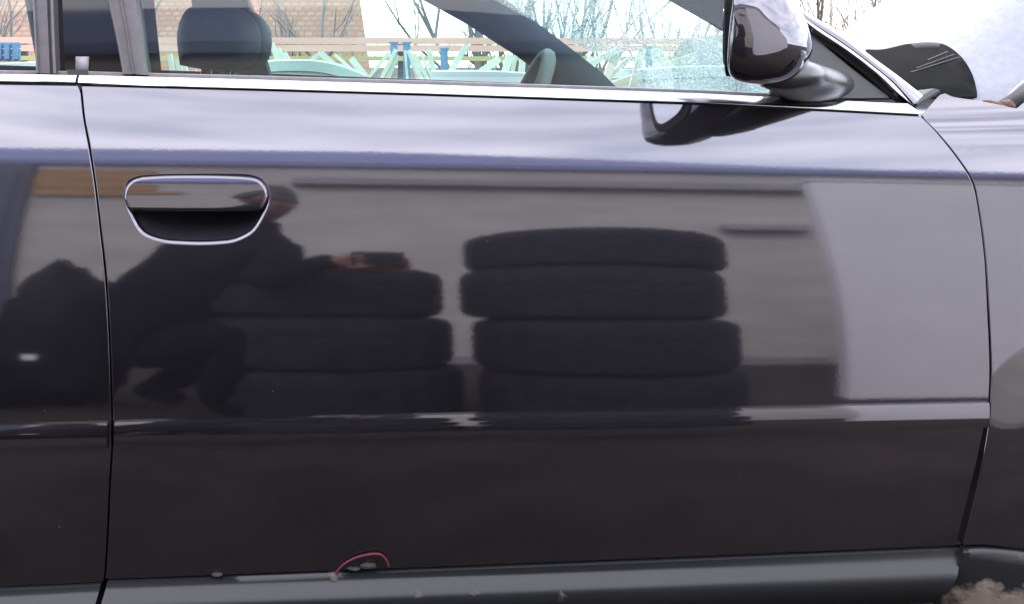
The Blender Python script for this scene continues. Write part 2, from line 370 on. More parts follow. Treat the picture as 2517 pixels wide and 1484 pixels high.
def coons(top, bot, left, right, nu, nv):
    """polylines: top/bot go left to right, left/right go top to bottom -> nv rows of nu points"""
    T, B, L_, R_ = resample(top, nu), resample(bot, nu), resample(left, nv), resample(right, nv)
    g = []
    for j in range(nv):
        v = j / (nv - 1); row = []
        for i in range(nu):
            u = i / (nu - 1)
            row.append(tuple((1 - v) * T[i][k] + v * B[i][k] + (1 - u) * L_[j][k] + u * R_[j][k]
                             - ((1 - u) * (1 - v) * T[0][k] + u * (1 - v) * T[-1][k] + (1 - u) * v * B[0][k] + u * v * B[-1][k]) for k in (0, 1)))
        g.append(row)
    return g
def hem(mb, ring, outs, r, depth, steps=4):
    """rounded returned edge round a loop of vertices (with normals)"""
    prev = ring; n = len(ring); base = [(mb.v[i].copy(), mb.n[i].copy()) for i in ring]
    for k in range(1, steps + 1):
        th = math.pi / 2 * k / steps; cur = []
        for (p, nn), o in zip(base, outs):
            q = p + o * (r * math.sin(th)) - nn * (r * (1 - math.cos(th)))
            cur.append(mb.vert(q, nn * math.cos(th) + o * math.sin(th)))
        mb.ringstrip(prev, cur); prev = cur
    cur = [mb.vert(mb.v[i] - nn * depth, mb.n[i]) for i, (p, nn) in zip(prev, base)]
    mb.ringstrip(prev, cur); return cur
def loop_outs(mb, ring, centre_sign=1):
    outs = []; n = len(ring)
    for k in range(n):
        p = mb.v[ring[k]]; t = (mb.v[ring[(k + 1) % n]] - mb.v[ring[k - 1]]).normalized(); nn = mb.n[ring[k]]
        outs.append((t.cross(nn) * centre_sign).normalized())
    return outs
def panel(name, top, bot, left, right, f, nu, nv, m, parent, r=.003, depth=.018, off=0, hole=None, hr=.004):
    g = coons(top, bot, left, right, nu, nv); mb = MB(); idx = []
    for row in g:
        a = []
        for c, rr in row:
            p = px2w(c, rr, f, off); a.append(mb.vert(p, snorm(f, p)))
        idx.append(a)
    ins = None
    if hole:
        hx = [p[0] for p in hole]; hy = [p[1] for p in hole]
        jj = [j for j in range(nv) for i in range(nu) if min(hx) - 6 < g[j][i][0] < max(hx) + 6 and min(hy) - 6 < g[j][i][1] < max(hy) + 6]
        ii = [i for j in range(nv) for i in range(nu) if min(hx) - 6 < g[j][i][0] < max(hx) + 6 and min(hy) - 6 < g[j][i][1] < max(hy) + 6]
        i0, i1, j0, j1 = min(ii) - 1, max(ii) + 1, min(jj) - 1, max(jj) + 1
    for j in range(nv - 1):
        for i in range(nu - 1):
            if hole and i0 <= i < i1 and j0 <= j < j1: continue
            mb.face(idx[j][i], idx[j + 1][i], idx[j + 1][i + 1], idx[j][i + 1])
    if hole:
        lp = [(j0, i) for i in range(i0, i1)] + [(j, i1) for j in range(j0, j1)] + [(j1, i) for i in range(i1, i0, -1)] + [(j, i0) for j in range(j1, j0, -1)]
        cx, cy = sum(hx) / len(hx), sum(hy) / len(hy)
        def hit(a):   # outline point in the direction a from the centre
            dx, dy = math.cos(a), math.sin(a); best = None
            for p, q in zip(hole, hole[1:] + hole[:1]):
                ex, ey = q[0] - p[0], q[1] - p[1]; den = dx * ey - dy * ex
                if abs(den) < 1e-9: continue
                t = ((p[0] - cx) * ey - (p[1] - cy) * ex) / den; u = ((p[0] - cx) * dy - (p[1] - cy) * dx) / den
                if t > 0 and -1e-6 <= u <= 1 + 1e-6 and (best is None or t > best): best = t
            return cx + dx * best, cy + dy * best
        # spread loop vertices evenly by blending angle and arc position
        tgt = [hit(math.atan2((g[j][i][1] - cy), (g[j][i][0] - cx))) for j, i in lp]
        prev = [idx[j][i] for j, i in lp]
        for w in (.3, .6, .85, 1):
            cur = []
            for (j, i), t in zip(lp, tgt):
                p = px2w(g[j][i][0] * (1 - w) + t[0] * w, g[j][i][1] * (1 - w) + t[1] * w, f, off); cur.append(mb.vert(p, snorm(f, p)))
            mb.ringstrip(prev, cur); prev = cur
        outs = loop_outs(mb, prev)
        c3 = sum((mb.v[i] for i in prev), Vector()) / len(prev)
        outs = [o if (c3 - mb.v[i]).dot(o) > 0 else -o for i, o in zip(prev, outs)]
        ins = hem(mb, prev, outs, hr, .012)
        ins = [mb.v[i].copy() for i in ins]
    ring = [idx[0][i] for i in range(nu - 1)] + [idx[j][-1] for j in range(nv - 1)] + [idx[-1][i] for i in range(nu - 1, 0, -1)] + [idx[j][0] for j in range(nv - 1, 0, -1)]
    outs = loop_outs(mb, ring); c3 = sum((mb.v[i] for i in ring), Vector()) / len(ring)
    if sum((mb.v[i] - c3).dot(o) for i, o in zip(ring, outs)) < 0: outs = [-o for o in outs]
    hem(mb, ring, outs, r, depth)
    o = mb.build(name, m, parent, recalc=False)
    return o, ins
def strip(name, top, bot, prof, f, n, m, parent, capped=True, sharp=None):
    """sweep: prof is a list of (s across, offset out of the surface)"""
    T, B = resample(top, n), resample(bot, n); mb = MB(); rows = []
    for a, b in zip(T, B):
        row = []
        for s, o in prof:
            q = px2w(a[0] + (b[0] - a[0]) * s, a[1] + (b[1] - a[1]) * s, f); row.append(mb.vert(q + snorm(f, q) * o))
        rows.append(row)
    mb.grid(rows)
    if capped: mb.face(*rows[0]); mb.face(*rows[-1])
    return mb.build(name, m, parent, sharp=sharp or 50)
def sheet(name, top, bot, left, right, f, nu, nv, m, parent, off=0):
    mb = MB(); g = coons(top, bot, left, right, nu, nv)
    mb.grid([[mb.vert(px2w(c, r, f, off)) for c, r in row] for row in g])
    return mb.build(name, m, parent)
def prism(name, outline, f, off, depth, m, parent, back=None, nudge=0, rr=0.002):
    """outline in picture lines laid on surface f, with real thickness and a small rounded edge"""
    mb = MB(); ring = []
    for c, r in outline:
        p = px2w(c, r, f, off); ring.append(mb.vert(p, snorm(f, p)))
    outs = loop_outs(mb, ring); c3 = sum((mb.v[i] for i in ring), Vector()) / len(ring)
    if sum((mb.v[i] - c3).dot(o) for i, o in zip(ring, outs)) < 0: outs = [-o for o in outs]
    inner = ring; pc = (sum(p[0] for p in outline) / len(outline), sum(p[1] for p in outline) / len(outline))
    for w in (.4, .75, .999):
        cur = []
        for c, r in outline:
            p = px2w(c + (pc[0] - c) * w, r + (pc[1] - r) * w, f, off); cur.append(mb.vert(p, snorm(f, p)))
        mb.ringstrip(inner, cur); inner = cur
    last = hem(mb, ring, outs, rr, depth)
    return mb.build(name, m, parent, recalc=False)

# ================================================================== THE CAR
car = empty('parked_car', (.2, .85, 0), 'dark aubergine estate car seen side on, its door filling the picture', 'car')
bpy.context.view_layer.update()
GAP = smoothpoly([(190, 172), (192, 182), (197, 212), (205, 290), (218, 360), (232, 450), (245, 560), (258, 680), (267, 820), (272, 960), (274, 1040), (274, 1100), (268, 1200), (262, 1330), (256, 1424)])
def cut(poly, r0, r1):
    return [p for p in poly if r0 <= p[1] <= r1]
gapL = [(c - 3, r) for c, r in GAP]; gapR = [(c + 6.5, r) for c, r in GAP]
DTOP = [(0, 210), (192, 213), (640, 225), (1050, 237), (1741, 260), (2263, 286)]
DFRONT = smoothpoly([(2262, 288), (2300, 327), (2345, 382), (2386, 446), (2403, 520), (2418, 640), (2426, 780), (2431, 900), (2429, 985), (2423, 1050), (2404, 1160), (2383, 1250), (2361, 1337)])
DBOT = [(261 + 30 * k, 1420 - 83 * (.92 * k / 70 + .08 * (k / 70) ** 2)) for k in range(71)]
HANDLE = [(334, 433), (360, 429), (415, 427), (513, 426), (590, 427), (620, 430), (644, 439), (660, 458), (666, 480), (662, 505), (640, 550), (618, 576), (579, 595), (540, 601), (491, 603), (445, 601.5), (404, 598), (360, 585), (334, 563), (314, 524), (305, 498), (303, 475), (305, 457), (314, 443)]
HANDLE = smoothpoly(HANDLE + HANDLE[:1], 5)[:-1]
left = [(202.5, 214)] + [p for p in gapR if 222 < p[1] < 1415] + [(261, 1420)]
top = [(202.5, 214)] + [p for p in DTOP if 210 < p[0] < 2260] + [(2262, 288)]
door, hin = panel('car_door', top, DBOT, left, DFRONT, S, 190, 120, M['paint'], car, r=.0016, hole=HANDLE, hr=.006)
door['label'] = 'front door with recessed pull handle'
# rear door, runs on beyond the picture
rb = [(-700, 1468), (-260, 1450), (0, 1439), (252, 1427)]
rdoor, _ = panel('car_door', [(-700, 194), (-260, 204), (0, 210), (190, 213)], rb, [(-700, 194), (-700, 1468)], [(190, 213)] + [p for p in gapL if 222 < p[1] < 1420] + [(252, 1427)], S, 70, 120, M['paint'], car, r=.0012)
rdoor['label'] = 'rear door'
panel('quarter_panel', [(-1500, 170), (-710, 194)], [(-1500, 1500), (-710, 1468)], [(-1500, 170), (-1500, 1500)], [(-710, 194), (-710, 1468)], S, 40, 90, M['paint'], car, r=.0012)
# fender
FL = [(c + 8, r + 1) for c, r in DFRONT]
fen, _ = panel('fender', smoothpoly([(2268, 283), (2288, 262), (2318, 232), (2344, 240), (2402, 249), (2452, 258), (2517, 272), (2680, 296), (3000, 335), (3500, 390)]), smoothpoly([(2369, 1338), (2420, 1336), (2517, 1345), (2545, 1330), (2575, 1180), (2650, 1000), (2780, 850), (2980, 755), (3230, 722), (3500, 765)]),
               [(2268, 283)] + FL[2:-1] + [(2369, 1338)], [(3500, 390), (3500, 765)], F, 130, 200, M['paint'], car, r=.0012)
# dark cavity behind the gaps
mb = MB()
for lst in ([(c, r) for c, r in GAP], DFRONT):
    rows = []
    for c, r in lst:
        rows.append([mb.vert(px2w(c + d, r, S, -.014)) for d in (-26, 26)])
    mb.grid(rows)
rows = [[mb.vert(px2w(c, r + d, S, -.014)) for d in (-14, 30)] for c, r in rb + DBOT + [(2517, 1348)]]
mb.grid(rows); mb.build('door_seal', M['rubber'], car)
# handle: recess and flap
mb = MB(); ring = [mb.vert(p) for p in hin]; cen = sum(hin, Vector()) / len(hin); prev = ring
for w, dy in ((.12, .014), (.3, .025), (.55, .033), (.8, .037), (.99, .038)):
    cur = [mb.vert(p.lerp(cen, w) + Vector((0, dy, -.004 * w))) for p in hin]; mb.ringstrip(prev, cur); prev = cur
mb.build('handle_recess', M['bowl'], door)
FLAP = [(347, 440), (400, 436.5), (480, 435.5), (560, 437), (622, 442), (644, 456), (652, 476), (649, 493), (641, 509), (560, 511), (480, 511.5), (400, 511), (318, 509), (311, 490), (311, 474), (316, 458), (329, 446)]
fo = smoothpoly(FLAP[:9], 5) + [(600, 510), (520, 511), (440, 511), (370, 510)] + smoothpoly(FLAP[12:] + FLAP[:1], 5)[:-1]
fo = [(482 + (c - 482) * .985, 472 + (r - 472) * (.93 if r < 472 else 1)) for c, r in fo]
prism('door_handle', fo, lambda x, z: S(x, z) + 1.2 * (z - .81) ** 2, .0035, .016, M['paint'], door, rr=.0045)
# side mouldings
MP = [(0, -.003), (0, .00452)] + [(.01 + k / 14 * .94, .0046 + .028 * (.30 * k / 14 - .22 * (k / 14) ** 2)) for k in range(15)] + [(.985, .003), (1, -.003)]
strip('side_moulding', [(284, 1034), (1400, 1009), (2427, 987)], [(284, 1091), (1400, 1071), (2422, 1049)], MP, S, 90, M['paint'], door, sharp=60)
strip('side_moulding', [(-700, 1058), (-260, 1048), (0, 1042), (266, 1036)], [(-700, 1119), (-260, 1109), (0, 1103), (266, 1098)], MP, S, 40, M['paint'], rdoor, sharp=60)
# bright belt strips
CP = [(0, -.006)] + [(k / 12 * .88, .0125 * (1.2 * k / 12 * .88 - .5 * (k / 12 * .88) ** 2)) for k in range(13)] + [(.93, .0082), (.97, .0066), (1, -.002)]
ctop = [(196, 184.5), (640, 196), (1050, 208), (1741, 230.5), (2230, 255)]; cbot = [(196, 209), (640, 221), (1050, 233), (1741, 256), (2262, 283)]
BS = lambda x, z: S(x, min(z, belt(x) - .012)) + .006
strip('belt_trim', ctop, cbot, CP, BS, 90, M['chrome'], door)
strip('belt_trim', [(-1500, 142), (-260, 176), (0, 182), (189, 184.5)], [(-1500, 166), (-260, 200), (0, 206), (189, 209)], CP, BS, 40, M['chrome'], rdoor)
strip('weather_strip', [(196, 176), (640, 187), (1050, 199), (1741, 222), (2215, 246)], [(196, 186), (640, 198), (1050, 210), (1741, 232), (2226, 255)], [(0, -.02), (0, .002), (.3, .005), (1, .004), (1, -.01)], G, 60, M['grey_rubber'], door)
strip('weather_strip', [(-1500, 134), (-260, 168), (0, 174), (189, 176)], [(-1500, 144), (-260, 178), (0, 184), (189, 186)], [(0, -.02), (0, .002), (.3, .005), (1, .004), (1, -.01)], G, 12, M['grey_rubber'], rdoor)
# sill skin below belt (seal between strip and door skin)
strip('door_seal', [(-1500, 162), (-260, 196), (0, 202), (640, 217), (1050, 229), (1741, 252), (2262, 279)], [(-1500, 174), (-260, 208), (0, 214), (640, 229), (1050, 241), (1741, 264), (2262, 291)], [(0, -.004), (1, -.004), (1, -.03), (0, -.03)], S, 60, M['rubber'], car)
# windscreen pillar with bright trim
LL = smoothpoly([(1180, -385), (1570, -205), (1880, -20), (1935, 25), (1989, 73), (2066, 124), (2143, 182), (2189, 225), (2225, 255)]); UR = smoothpoly([(1200, -400), (1600, -215), (1912, -20), (1939, 2), (1970, 40), (2081, 114), (2158, 173), (2205, 213), (2262, 281)])
PS = lambda x, z: G(x, z) - .014
pil = strip('windscreen_pillar', [(c + 1, r - 1) for c, r in UR[:-6]] + [(2246, 256)], smoothpoly([(1240, -420), (1650, -230), (1945, -20), (1976, 0), (2004, 15), (2097, 66), (2171, 124), (2236, 170), (2304, 219)]), [(0, -.03), (0, .001), (.1, 0), (.25, -.004), (.45, -.010), (.65, -.018), (.82, -.028), (.93, -.036), (1, -.045), (1, -.09)], PS, 60, M['paint'], car)
strip('pillar_trim', UR, LL + [(2226, 256)], [(0, -.006)] + [(k / 12 * .88, .0165 * (1.2 * k / 12 * .88 - .5 * (k / 12 * .88) ** 2)) for k in range(13)] + [(.94, .0105), (.98, .008), (1, -.012)], PS, 60, M['chrome'], door)
strip('pillar_seal', [(2262, 262), (2318, 226)], [(2246, 251), (2302, 217)], [(0, -.03), (0, -.004), (.5, .0), (1, -.004), (1, -.03)], lambda x, z: PS(x, z) + .9 * max(0, x - .60) , 12, M['rubber'], pil)
strip('pillar_seal', [(c - 1, r + 1) for c, r in LL], [(1165, -376), (1556, -195), (1866, -14), (1982, 80), (2059, 132), (2135, 190), (2179, 231), (2210, 254)], [(0, -.02), (0, 0), (1, 0), (1, -.02)], lambda x, z: PS(x, z) + .006, 50, M['rubber'], door)
# mirror triangle plate
tri = smoothpoly([(1992, 84), (2055, 139), (2126, 196), (2186, 240)], 6) + [(2100, 241), (2000, 241), (1890, 240), (1930, 180)]
prism('mirror_plate', tri, lambda x, z: G(x, z), .010, .014, M['plastic'], door)
# window glass
sheet('window_pane', [(240, -400), (800, -400), (1200, -400)], [(330, 182), (1050, 206), (1920, 240)], [(240, -400), (330, 182)], [(1200, -400), (1880, -20), (1990, 75), (2000, 240)], G, 30, 16, M['glass'], door)
sheet('window_pane', [(-1100, -400), (-260, -400), (85, -400)], [(-1300, 144), (-260, 172), (120, 178)], [(-1100, -400), (-1300, 144)], [(85, -400), (120, 178)], G, 8, 8, M['glass'], rdoor)
# frames beside the centre pillar
FP = [(0, -.03), (0, .001), (.06, .004), (.25, .005), (.42, .004), (.46, .009), (.52, .010), (.57, .005), (.8, .0045), (.95, .003), (1, -.002), (1, -.03)]
strip('window_frame', [(205, -400), (255, -40), (264, 0), (285, 92), (302, 184)], [(275, -400), (331, -40), (338, 0), (349, 92), (361, 186)], FP, GF, 24, M['frame'], door)
FP2 = [(0, -.03), (0, 0), (.05, .006), (.14, .007), (.2, .003), (.7, .004), (.75, .0), (.86, .001), (.9, .006), (1, .004), (1, -.03)]
strip('window_frame', [(62, -400), (80, -40), (81, 0), (86, 92), (90, 182)], [(112, -400), (131, -40), (133, 0), (136, 92), (140, 183)], FP2, GF, 24, M['frame'], rdoor)
sheet('pillar_cover', [(100, -400), (220, -400)], [(128, 186), (312, 190)], [(100, -400), (128, 186)], [(220, -400), (312, 190)], lambda x, z: G(x, z) + .004, 14, 14, M['gloss_black'], car)
mb = MB(); p = at(208, 162, .105)
mb.box(p + Vector((-.012, 0, -.012)), p + Vector((.004, .01, .012))); mb.build('mirrored_boards', M['grey_rubber'], rdoor)  # pale block added for the boards mirrored in the gloss pillar cover
# black lining round the inside of the front window
sheet('pillar_lining', [(1000, -390), (1190, -395)], [(1905, 240), (2120, 240)], [(1000, -390), (1540, -60), (1640, 0), (1720, 45), (1800, 92), (1880, 142), (1905, 240)], [(1190, -395), (1570, -205), (1890, -20), (1990, 75), (2120, 240)], lambda x, z: G(x, z) + .035, 12, 20, M['interior'], car)
sheet('pillar_lining', [(270, -400), (320, -400)], [(350, 185), (398, 186)], [(270, -400), (325, -60), (350, 185)], [(320, -400), (372, -60), (398, 186)], lambda x, z: G(x, z) + .04, 4, 8, M['interior'], car)
# sills
SP = [(0, -.02), (0, -.004), (.03, .002), (.11, .0035), (.15, .005), (.20, .0085), (.26, .0125), (.32, .016), (.37, .0182), (.42, .0192), (.50, .0195), (.62, .0185), (.78, .0135), (.9, .006), (1, -.006), (1, -.05)]
SB = lambda x, z: S(x, max(z, .335 + .02 * max(0, x)))
s1 = strip('side_sill', [(265, 1425)] + [(c, r + 5.5) for c, r in DBOT[1:-1]] + [(2362, 1343)], [(243, 1560), (600, 1550), (1000, 1536), (1500, 1520), (2000, 1500), (2290, 1487)], SP, SB, 90, M['trim'], car)
strip('side_sill', [(-700, 1473), (-260, 1455), (0, 1445), (248, 1432)], [(-700, 1610), (-260, 1590), (0, 1580), (226, 1568)], SP, SB, 20, M['trim'], car)
strip('arch_trim', smoothpoly([(2368, 1348), (2420, 1345), (2517, 1354), (2550, 1366)]), [(2296, 1487), (2420, 1560), (2500, 1568), (2545, 1570)], [(0, -.02), (0, -.002), (.04, .004), (.15, .006), (.4, .006), (.7, .003), (1, -.004), (1, -.05)], lambda x, z: F(x, max(z, .34)), 30, M['trim'], car)
# red cord caught under the door, with a clod of dirt
mb = MB(); pts = smoothpoly([(826, 1409), (833, 1398), (850, 1382), (880, 1368), (910, 1361.5), (932, 1361), (944, 1368), (952, 1380), (956, 1394)], 5)
L = len(pts)
mb.tube([px2w(c, r, S, .0015 + .003 * math.sin(math.pi * i / (L - 1)) - (.006 if i in (0, L - 1) else 0)) for i, (c, r) in enumerate(pts)],   .0015, 8)
tag(mb.build('red_cord', M['red']), 'thin faded red cord looping out from under the car door', 'cord')
def clod(c, r, sx, sz, label):
    mb = MB(); p = px2w(c, r, S, .002); n = 14
    rows = []
    for j in range(7):
        th = math.pi * (j + .01) / 6.02
        rows.append([])
        for i in range(n):
            ph = 2 * math.pi * i / n; d = Vector((math.sin(th) * math.cos(ph), math.sin(th) * math.sin(ph), math.cos(th)))
            q = 1 + .5 * noise.noise(d * 2.1 + Vector((c, r, 0)))
            rows[-1].append(mb.vert(p + Vector((d.x * sx, d.y * .005, d.z * sz)) * q))
    for a, b in zip(rows, rows[1:]): mb.ringstrip(a, b)
    mb.cap(rows[0]); mb.cap(rows[-1])
    tag(mb.build('dirt_clod', M['dirt']), label, 'dirt')
clod(905, 1389, .011, .0035, 'small pale clod of dried dirt inside the red cord loop')
clod(870, 1396, .009, .002, 'flat crumb of dirt beside the left end of the red cord')
clod(534, 1411, .007, .0022, 'brown crumb of dirt in the gap under the door, well left of the red cord')

# ------------------------------------------------------------------ wing mirror
def outline_mirror():
    o = [(1803, -70), (1799, 0), (1792, 56), (1787, 110), (1785, 154), (1788, 179), (1797, 194), (1819, 205), (1865, 211), (1915, 206), (1952, 192), (1980, 165), (1996, 130), (1994, 95), (1980, 50), (1955, 5), (1925, -35), (1880, -65), (1835, -78)]
    return smoothpoly(o + o[:1], 4)[:-1]
OM = outline_mirror(); YM = -.074
mb = MB(); rings = []
for y, sx, sz in ((.034, .62, .70), (.024, .84, .86), (-.002, .96, .96), (-.037, 1.0, 1.0), (-.067, .985, .985), (-.092, .94, .955), (-.109, .86, .90), (-.121, .74, .81), (-.130, .58, .68), (-.135, .38, .50), (-.138, .18, .26)):
    ring = []
    for c, r in OM:
        p = at(c, r, YM); q0 = at(1786, 80, YM)
        lx = p.x - q0.x
        ring.append(mb.vert(Vector((q0.x + .011 + lx * sx + (1 - sx) * .012 + 0.34 * (y + .045), y, q0.z + (p.z - q0.z) * sz))))
    rings.append(ring)
for a, b in zip(rings, rings[1:]): mb.ringstrip(a, b)
mb.cap(rings[0]); mb.cap(rings[-1])
mir = mb.build('wing_mirror', M['paint'], car, sharp=75)
# mirror glass on the rear facing side
mb = MB(); gp = []
for i in range(40):
    a = 2 * math.pi * i / 40; ca, sa = math.cos(a), math.sin(a)
    yy = -.046 + .046 * math.copysign(abs(ca) ** .6, ca); zz = 1.010 + .054 * math.copysign(abs(sa) ** .6, sa)
    gp.append((yy, zz))
xg = at(1786, 80, YM).x + .009 + 0.34 * (-.050 + .045)
sk = lambda y: .34 * (y + .050)
r1 = [mb.vert((xg + .012 + sk(y), y, z)) for y, z in gp]; r2 = [mb.vert((xg + sk(y), y, z)) for y, z in gp]
r3 = [mb.vert((xg - .0008 + sk(y), -.050 + (y + .050) * .96, 1.010 + (z - 1.010) * .95)) for y, z in gp]
mb.ringstrip(r1, r2); mb.ringstrip(r2, r3); mb.cap(r3); mb.build('mirror_bezel', M['interior'], mir, sharp=40)
mb = MB(); gq = [(-.048 + (y + .050) * .74, 1.003 + (z - 1.010) * .62) for y, z in gp]
r1 = [mb.vert((xg - .0015 + sk(y), y, z)) for y, z in gq]; r2 = [mb.vert((xg - .0035 + sk(y), y, z)) for y, z in gq]
mb.ringstrip(r1, r2); mb.cap(r2); mb.build('mirror_glass', M['mirror'], mir, sharp=40)
# base arm
mb = MB(); rings = []
for (c, r, y, rx, rz) in ((1925, 188, -.060, .030, .012), (1932, 187, -.045, .040, .0165), (1940, 187, -.03, .044, .020), (1950, 190, -.012, .040, .022), (1968, 196, .01, .042, .022), (1985, 204, .045, .05, .023), (1995, 208, .085, .056, .024)):
    p = at(c, r, y)
    rings.append([mb.vert(p + Vector((rx * math.cos(a), .01 * math.sin(a * 2) * 0, rz * math.sin(a)))) for a in [2 * math.pi * k / 28 for k in range(28)]])
for a, b in zip(rings, rings[1:]): mb.ringstrip(a, b)
mb.cap(rings[0]); mb.cap(rings[-1]); mb.build('mirror_arm', M['plastic'], mir)

# ------------------------------------------------------------------ cabin
def box(name, lo, hi, m, parent, label=None, bevel=0):
    mb = MB(); mb.box(lo, hi); o = mb.build(name, m, parent, smooth=False)
    if bevel:
        b = o.modifiers.new('bevel', 'BEVEL'); b.width = bevel; b.segments = 3
    if label: o['label'] = label
    return o
YF = 1.70        # far side of the car
box('cabin_floor', (-1.3, .16, .30), (.70, YF - .02, .34), M['interior'], car)
box('bulkhead', (.66, .20, .34), (.70, YF - .04, .86), M['interior'], car)
box('seat_back', (-1.34, .20, .34), (-1.30, YF - .04, .9), M['interior'], car)
mb = MB(); T = Matrix.Translation((1.12, .16, .325)) @ Matrix.Rotation(R(90), 4, 'X')
mb.lathe([(.21, -.10), (.29, -.10), (.315, -.075), (.318, .04), (.30, .085), (.21, .09)], 48, T); whl = mb.build('wheel', M['tyre'], car, sharp=40)
mb = MB(); mb.lathe([(.001, .05), (.06, .055), (.15, .045), (.19, .07), (.209, .08), (.209, -.09), (.001, -.09)], 40, T, closed=False); mb.build('rim', M['arm'], whl, sharp=40)
mb = MB(); rows = []
for k in range(25):
    a = R(-12 + 204 * k / 24); rows.append([mb.vert((1.12 - .385 * math.cos(a), y, .33 + .37 * math.sin(a))) for y in (.02, .40)])
mb.grid(rows); mb.build('arch_liner', M['black'], car)
mb = MB()   # far doors, belt falling to the front like the near ones
for x0, x1 in ((-1.3, -.45), (-.44, .62)):
    pass
q = [(-1.3, .30), (1.0, .30), (1.0, .885), (.62, .908), (-.4, .947), (-1.3, .975)]
a = [mb.vert((x, YF, z)) for x, z in q]; b = [mb.vert((x, YF + .06, z)) for x, z in q]
mb.ringstrip(a, b); mb.face(*a); mb.face(*b); mb.build('car_door', M['interior'], car, smooth=False)['label'] = 'far side doors seen through the cabin'
# roof
mb = MB(); rows = []
for i in range(15):
    x = -1.35 + 1.55 * i / 14; u = max(0, (x + .35) / .55); zc = 1.40 - .10 * max(0, u) ** 2 * .8 - .01 * max(0, -x - .6)
    rows.append([mb.vert((x, .19 + 1.40 * j / 12, zc - .15 * abs(j / 6 - 1) ** 4)) for j in range(13)])
mb.grid(rows)
rows2 = [[mb.vert(mb.v[i] - Vector((0, 0, .03))) for i in r] for r in rows]; mb.grid(rows2)
mb.ringstrip(rows[0] + rows[-1][::-1], rows2[0] + rows2[-1][::-1])
for k in (0, -1): mb.grid([[r[k] for r in rows], [r[k] for r in rows2]])
mb.build('roof', M['paint'], car)
# far pillars
def far_bar(name, pts0, pts1, y, th, m, lean=.0):
    mb = MB(); n = 12; A, B = resample(pts0, n), resample(pts1, n); r = []
    for a_, b_ in zip(A, B):
        p = at(*a_, y); q_ = at(*b_, y); ln = Vector((0, -lean * max(0, p.z - .95), 0))
        m1 = (p + q_) / 2
        r.append([mb.vert(v + ln) for v in (p, p.lerp(q_, .25) + Vector((0, -.018, 0)), m1 + Vector((0, -.024, 0)), p.lerp(q_, .8) + Vector((0, -.016, 0)), q_, q_ + Vector((0, th, 0)), p + Vector((0, th, 0)))])
    for a_, b_ in zip(r, r[1:]): mb.ringstrip(a_, b_)
    mb.face(*r[0]); mb.face(*r[-1])
    return mb.build(name, m, car, sharp=50)
far_bar('windscreen_pillar', [(700, -190), (1037, 0), (1130, 48), (1200, 92), (1290, 148), (1352, 196), (1380, 230)], [(900, -190), (1190, -34), (1262, 18), (1350, 82), (1420, 134), (1486, 184), (1530, 230)], 1.60, .06, M['pillar_trim'], lean=.25)
far_bar('centre_pillar', [(470, -100), (478, 0), (490, 90), (500, 195)], [(584, -100), (612, 0), (637, 92), (664, 195)], 1.58, .06, M['pillar_trim'], lean=.25)
far_bar('centre_pillar', [(60, -100), (75, 0), (95, 190)], [(95, -100), (110, 0), (125, 190)], 1.58, .06, M['pillar_trim'], lean=.25)
# far side glass
for lo, hi in (((640, -60), (1480, 190)), ((140, -60), (480, 185))):
    mb = MB(); r = [[mb.vert(at(lo[0] + (hi[0] - lo[0]) * i / 4, lo[1] + (hi[1] - lo[1]) * j / 3, 1.66) + Vector((0, -.2 * max(0, 1.05 - .35 * j / 3 - .94) , 0))) for i in range(5)] for j in range(4)]
    mb.grid(r); mb.build('window_pane', M['glass'], car)
# windscreen, curved, raked
mb = MB(); rows = []
for j in range(13):
    v = j / 12; y = .17 + 1.44 * v; bul = .10 * math.sin(math.pi * v)
    rows.append([])
    for i in range(13):
        u = i / 12; x = .66 - .98 * u + bul * (1 - .3 * u); z = .90 + .50 * u ** .92 - .02 * math.sin(math.pi * u) * 0
        rows[-1].append(mb.vert((x, y + (.15 * u if v < .5 else -.15 * u) * abs(2 * v - 1), z)))
mb.grid(rows); ws = mb.build('windscreen', M['wet_glass'], car)
# seats
def seat(y, x0, name='car_seat'):
    mb = MB(); rings = []
    for k, (x, z, hw, th) in enumerate(((x0 + .52, .52, .20, .05), (x0 + .42, .56, .24, .08), (x0 + .15, .55, .25, .09), (x0 + .02, .54, .24, .09), (x0 - .05, .62, .23, .08), (x0 - .09, .72, .23, .07), (x0 - .14, .84, .20, .055), (x0 - .16, .90, .17, .045), (x0 - .165, .915, .14, .02))):
        d = Vector((0, 0, 1)) if k < 4 else Vector((1, 0, .25)).normalized()
        rings.append([mb.vert(Vector((x, y, z)) + Vector((0, hw * math.copysign(abs(math.cos(a)) ** .5, math.cos(a)), 0)) + d * th * math.copysign(abs(math.sin(a)) ** .6, math.sin(a))) for a in [2 * math.pi * i / 20 for i in range(20)]])
    for a, b in zip(rings, rings[1:]): mb.ringstrip(a, b)
    mb.cap(rings[0]); mb.cap(rings[-1]); return mb.build(name, M['leather'], car)
def headrest(cx, z0, y, w, h, parent):
    mb = MB(); rings = []
    prof = smoothpoly([(-.52, -.42), (-.56, .05), (-.42, .40), (-.10, .5), (.25, .45), (.47, .2), (.5, -.15), (.36, -.42), (0, -.5)] + [(-.52, -.42)], 5)[:-1]
    for yy, s in ((-.135, .35), (-.13, .65), (-.11, .88), (-.08, .98), (0, 1), (.08, .98), (.11, .88), (.13, .65), (.135, .35)):
        rings.append([mb.vert((cx + a * w * s, y + yy, z0 + b * h * s)) for a, b in prof])
    for a, b in zip(rings, rings[1:]): mb.ringstrip(a, b)
    mb.cap(rings[0]); mb.cap(rings[-1]); mb.build('headrest', M['leather'], parent)
    for dy in (-.05, .05):
        mb = MB(); mb.tube([(cx - .02, y + dy, z0 - h * .45), (cx - .03, y + dy, .88)], .006, 8); mb.build('headrest_post', M['chrome'], parent)
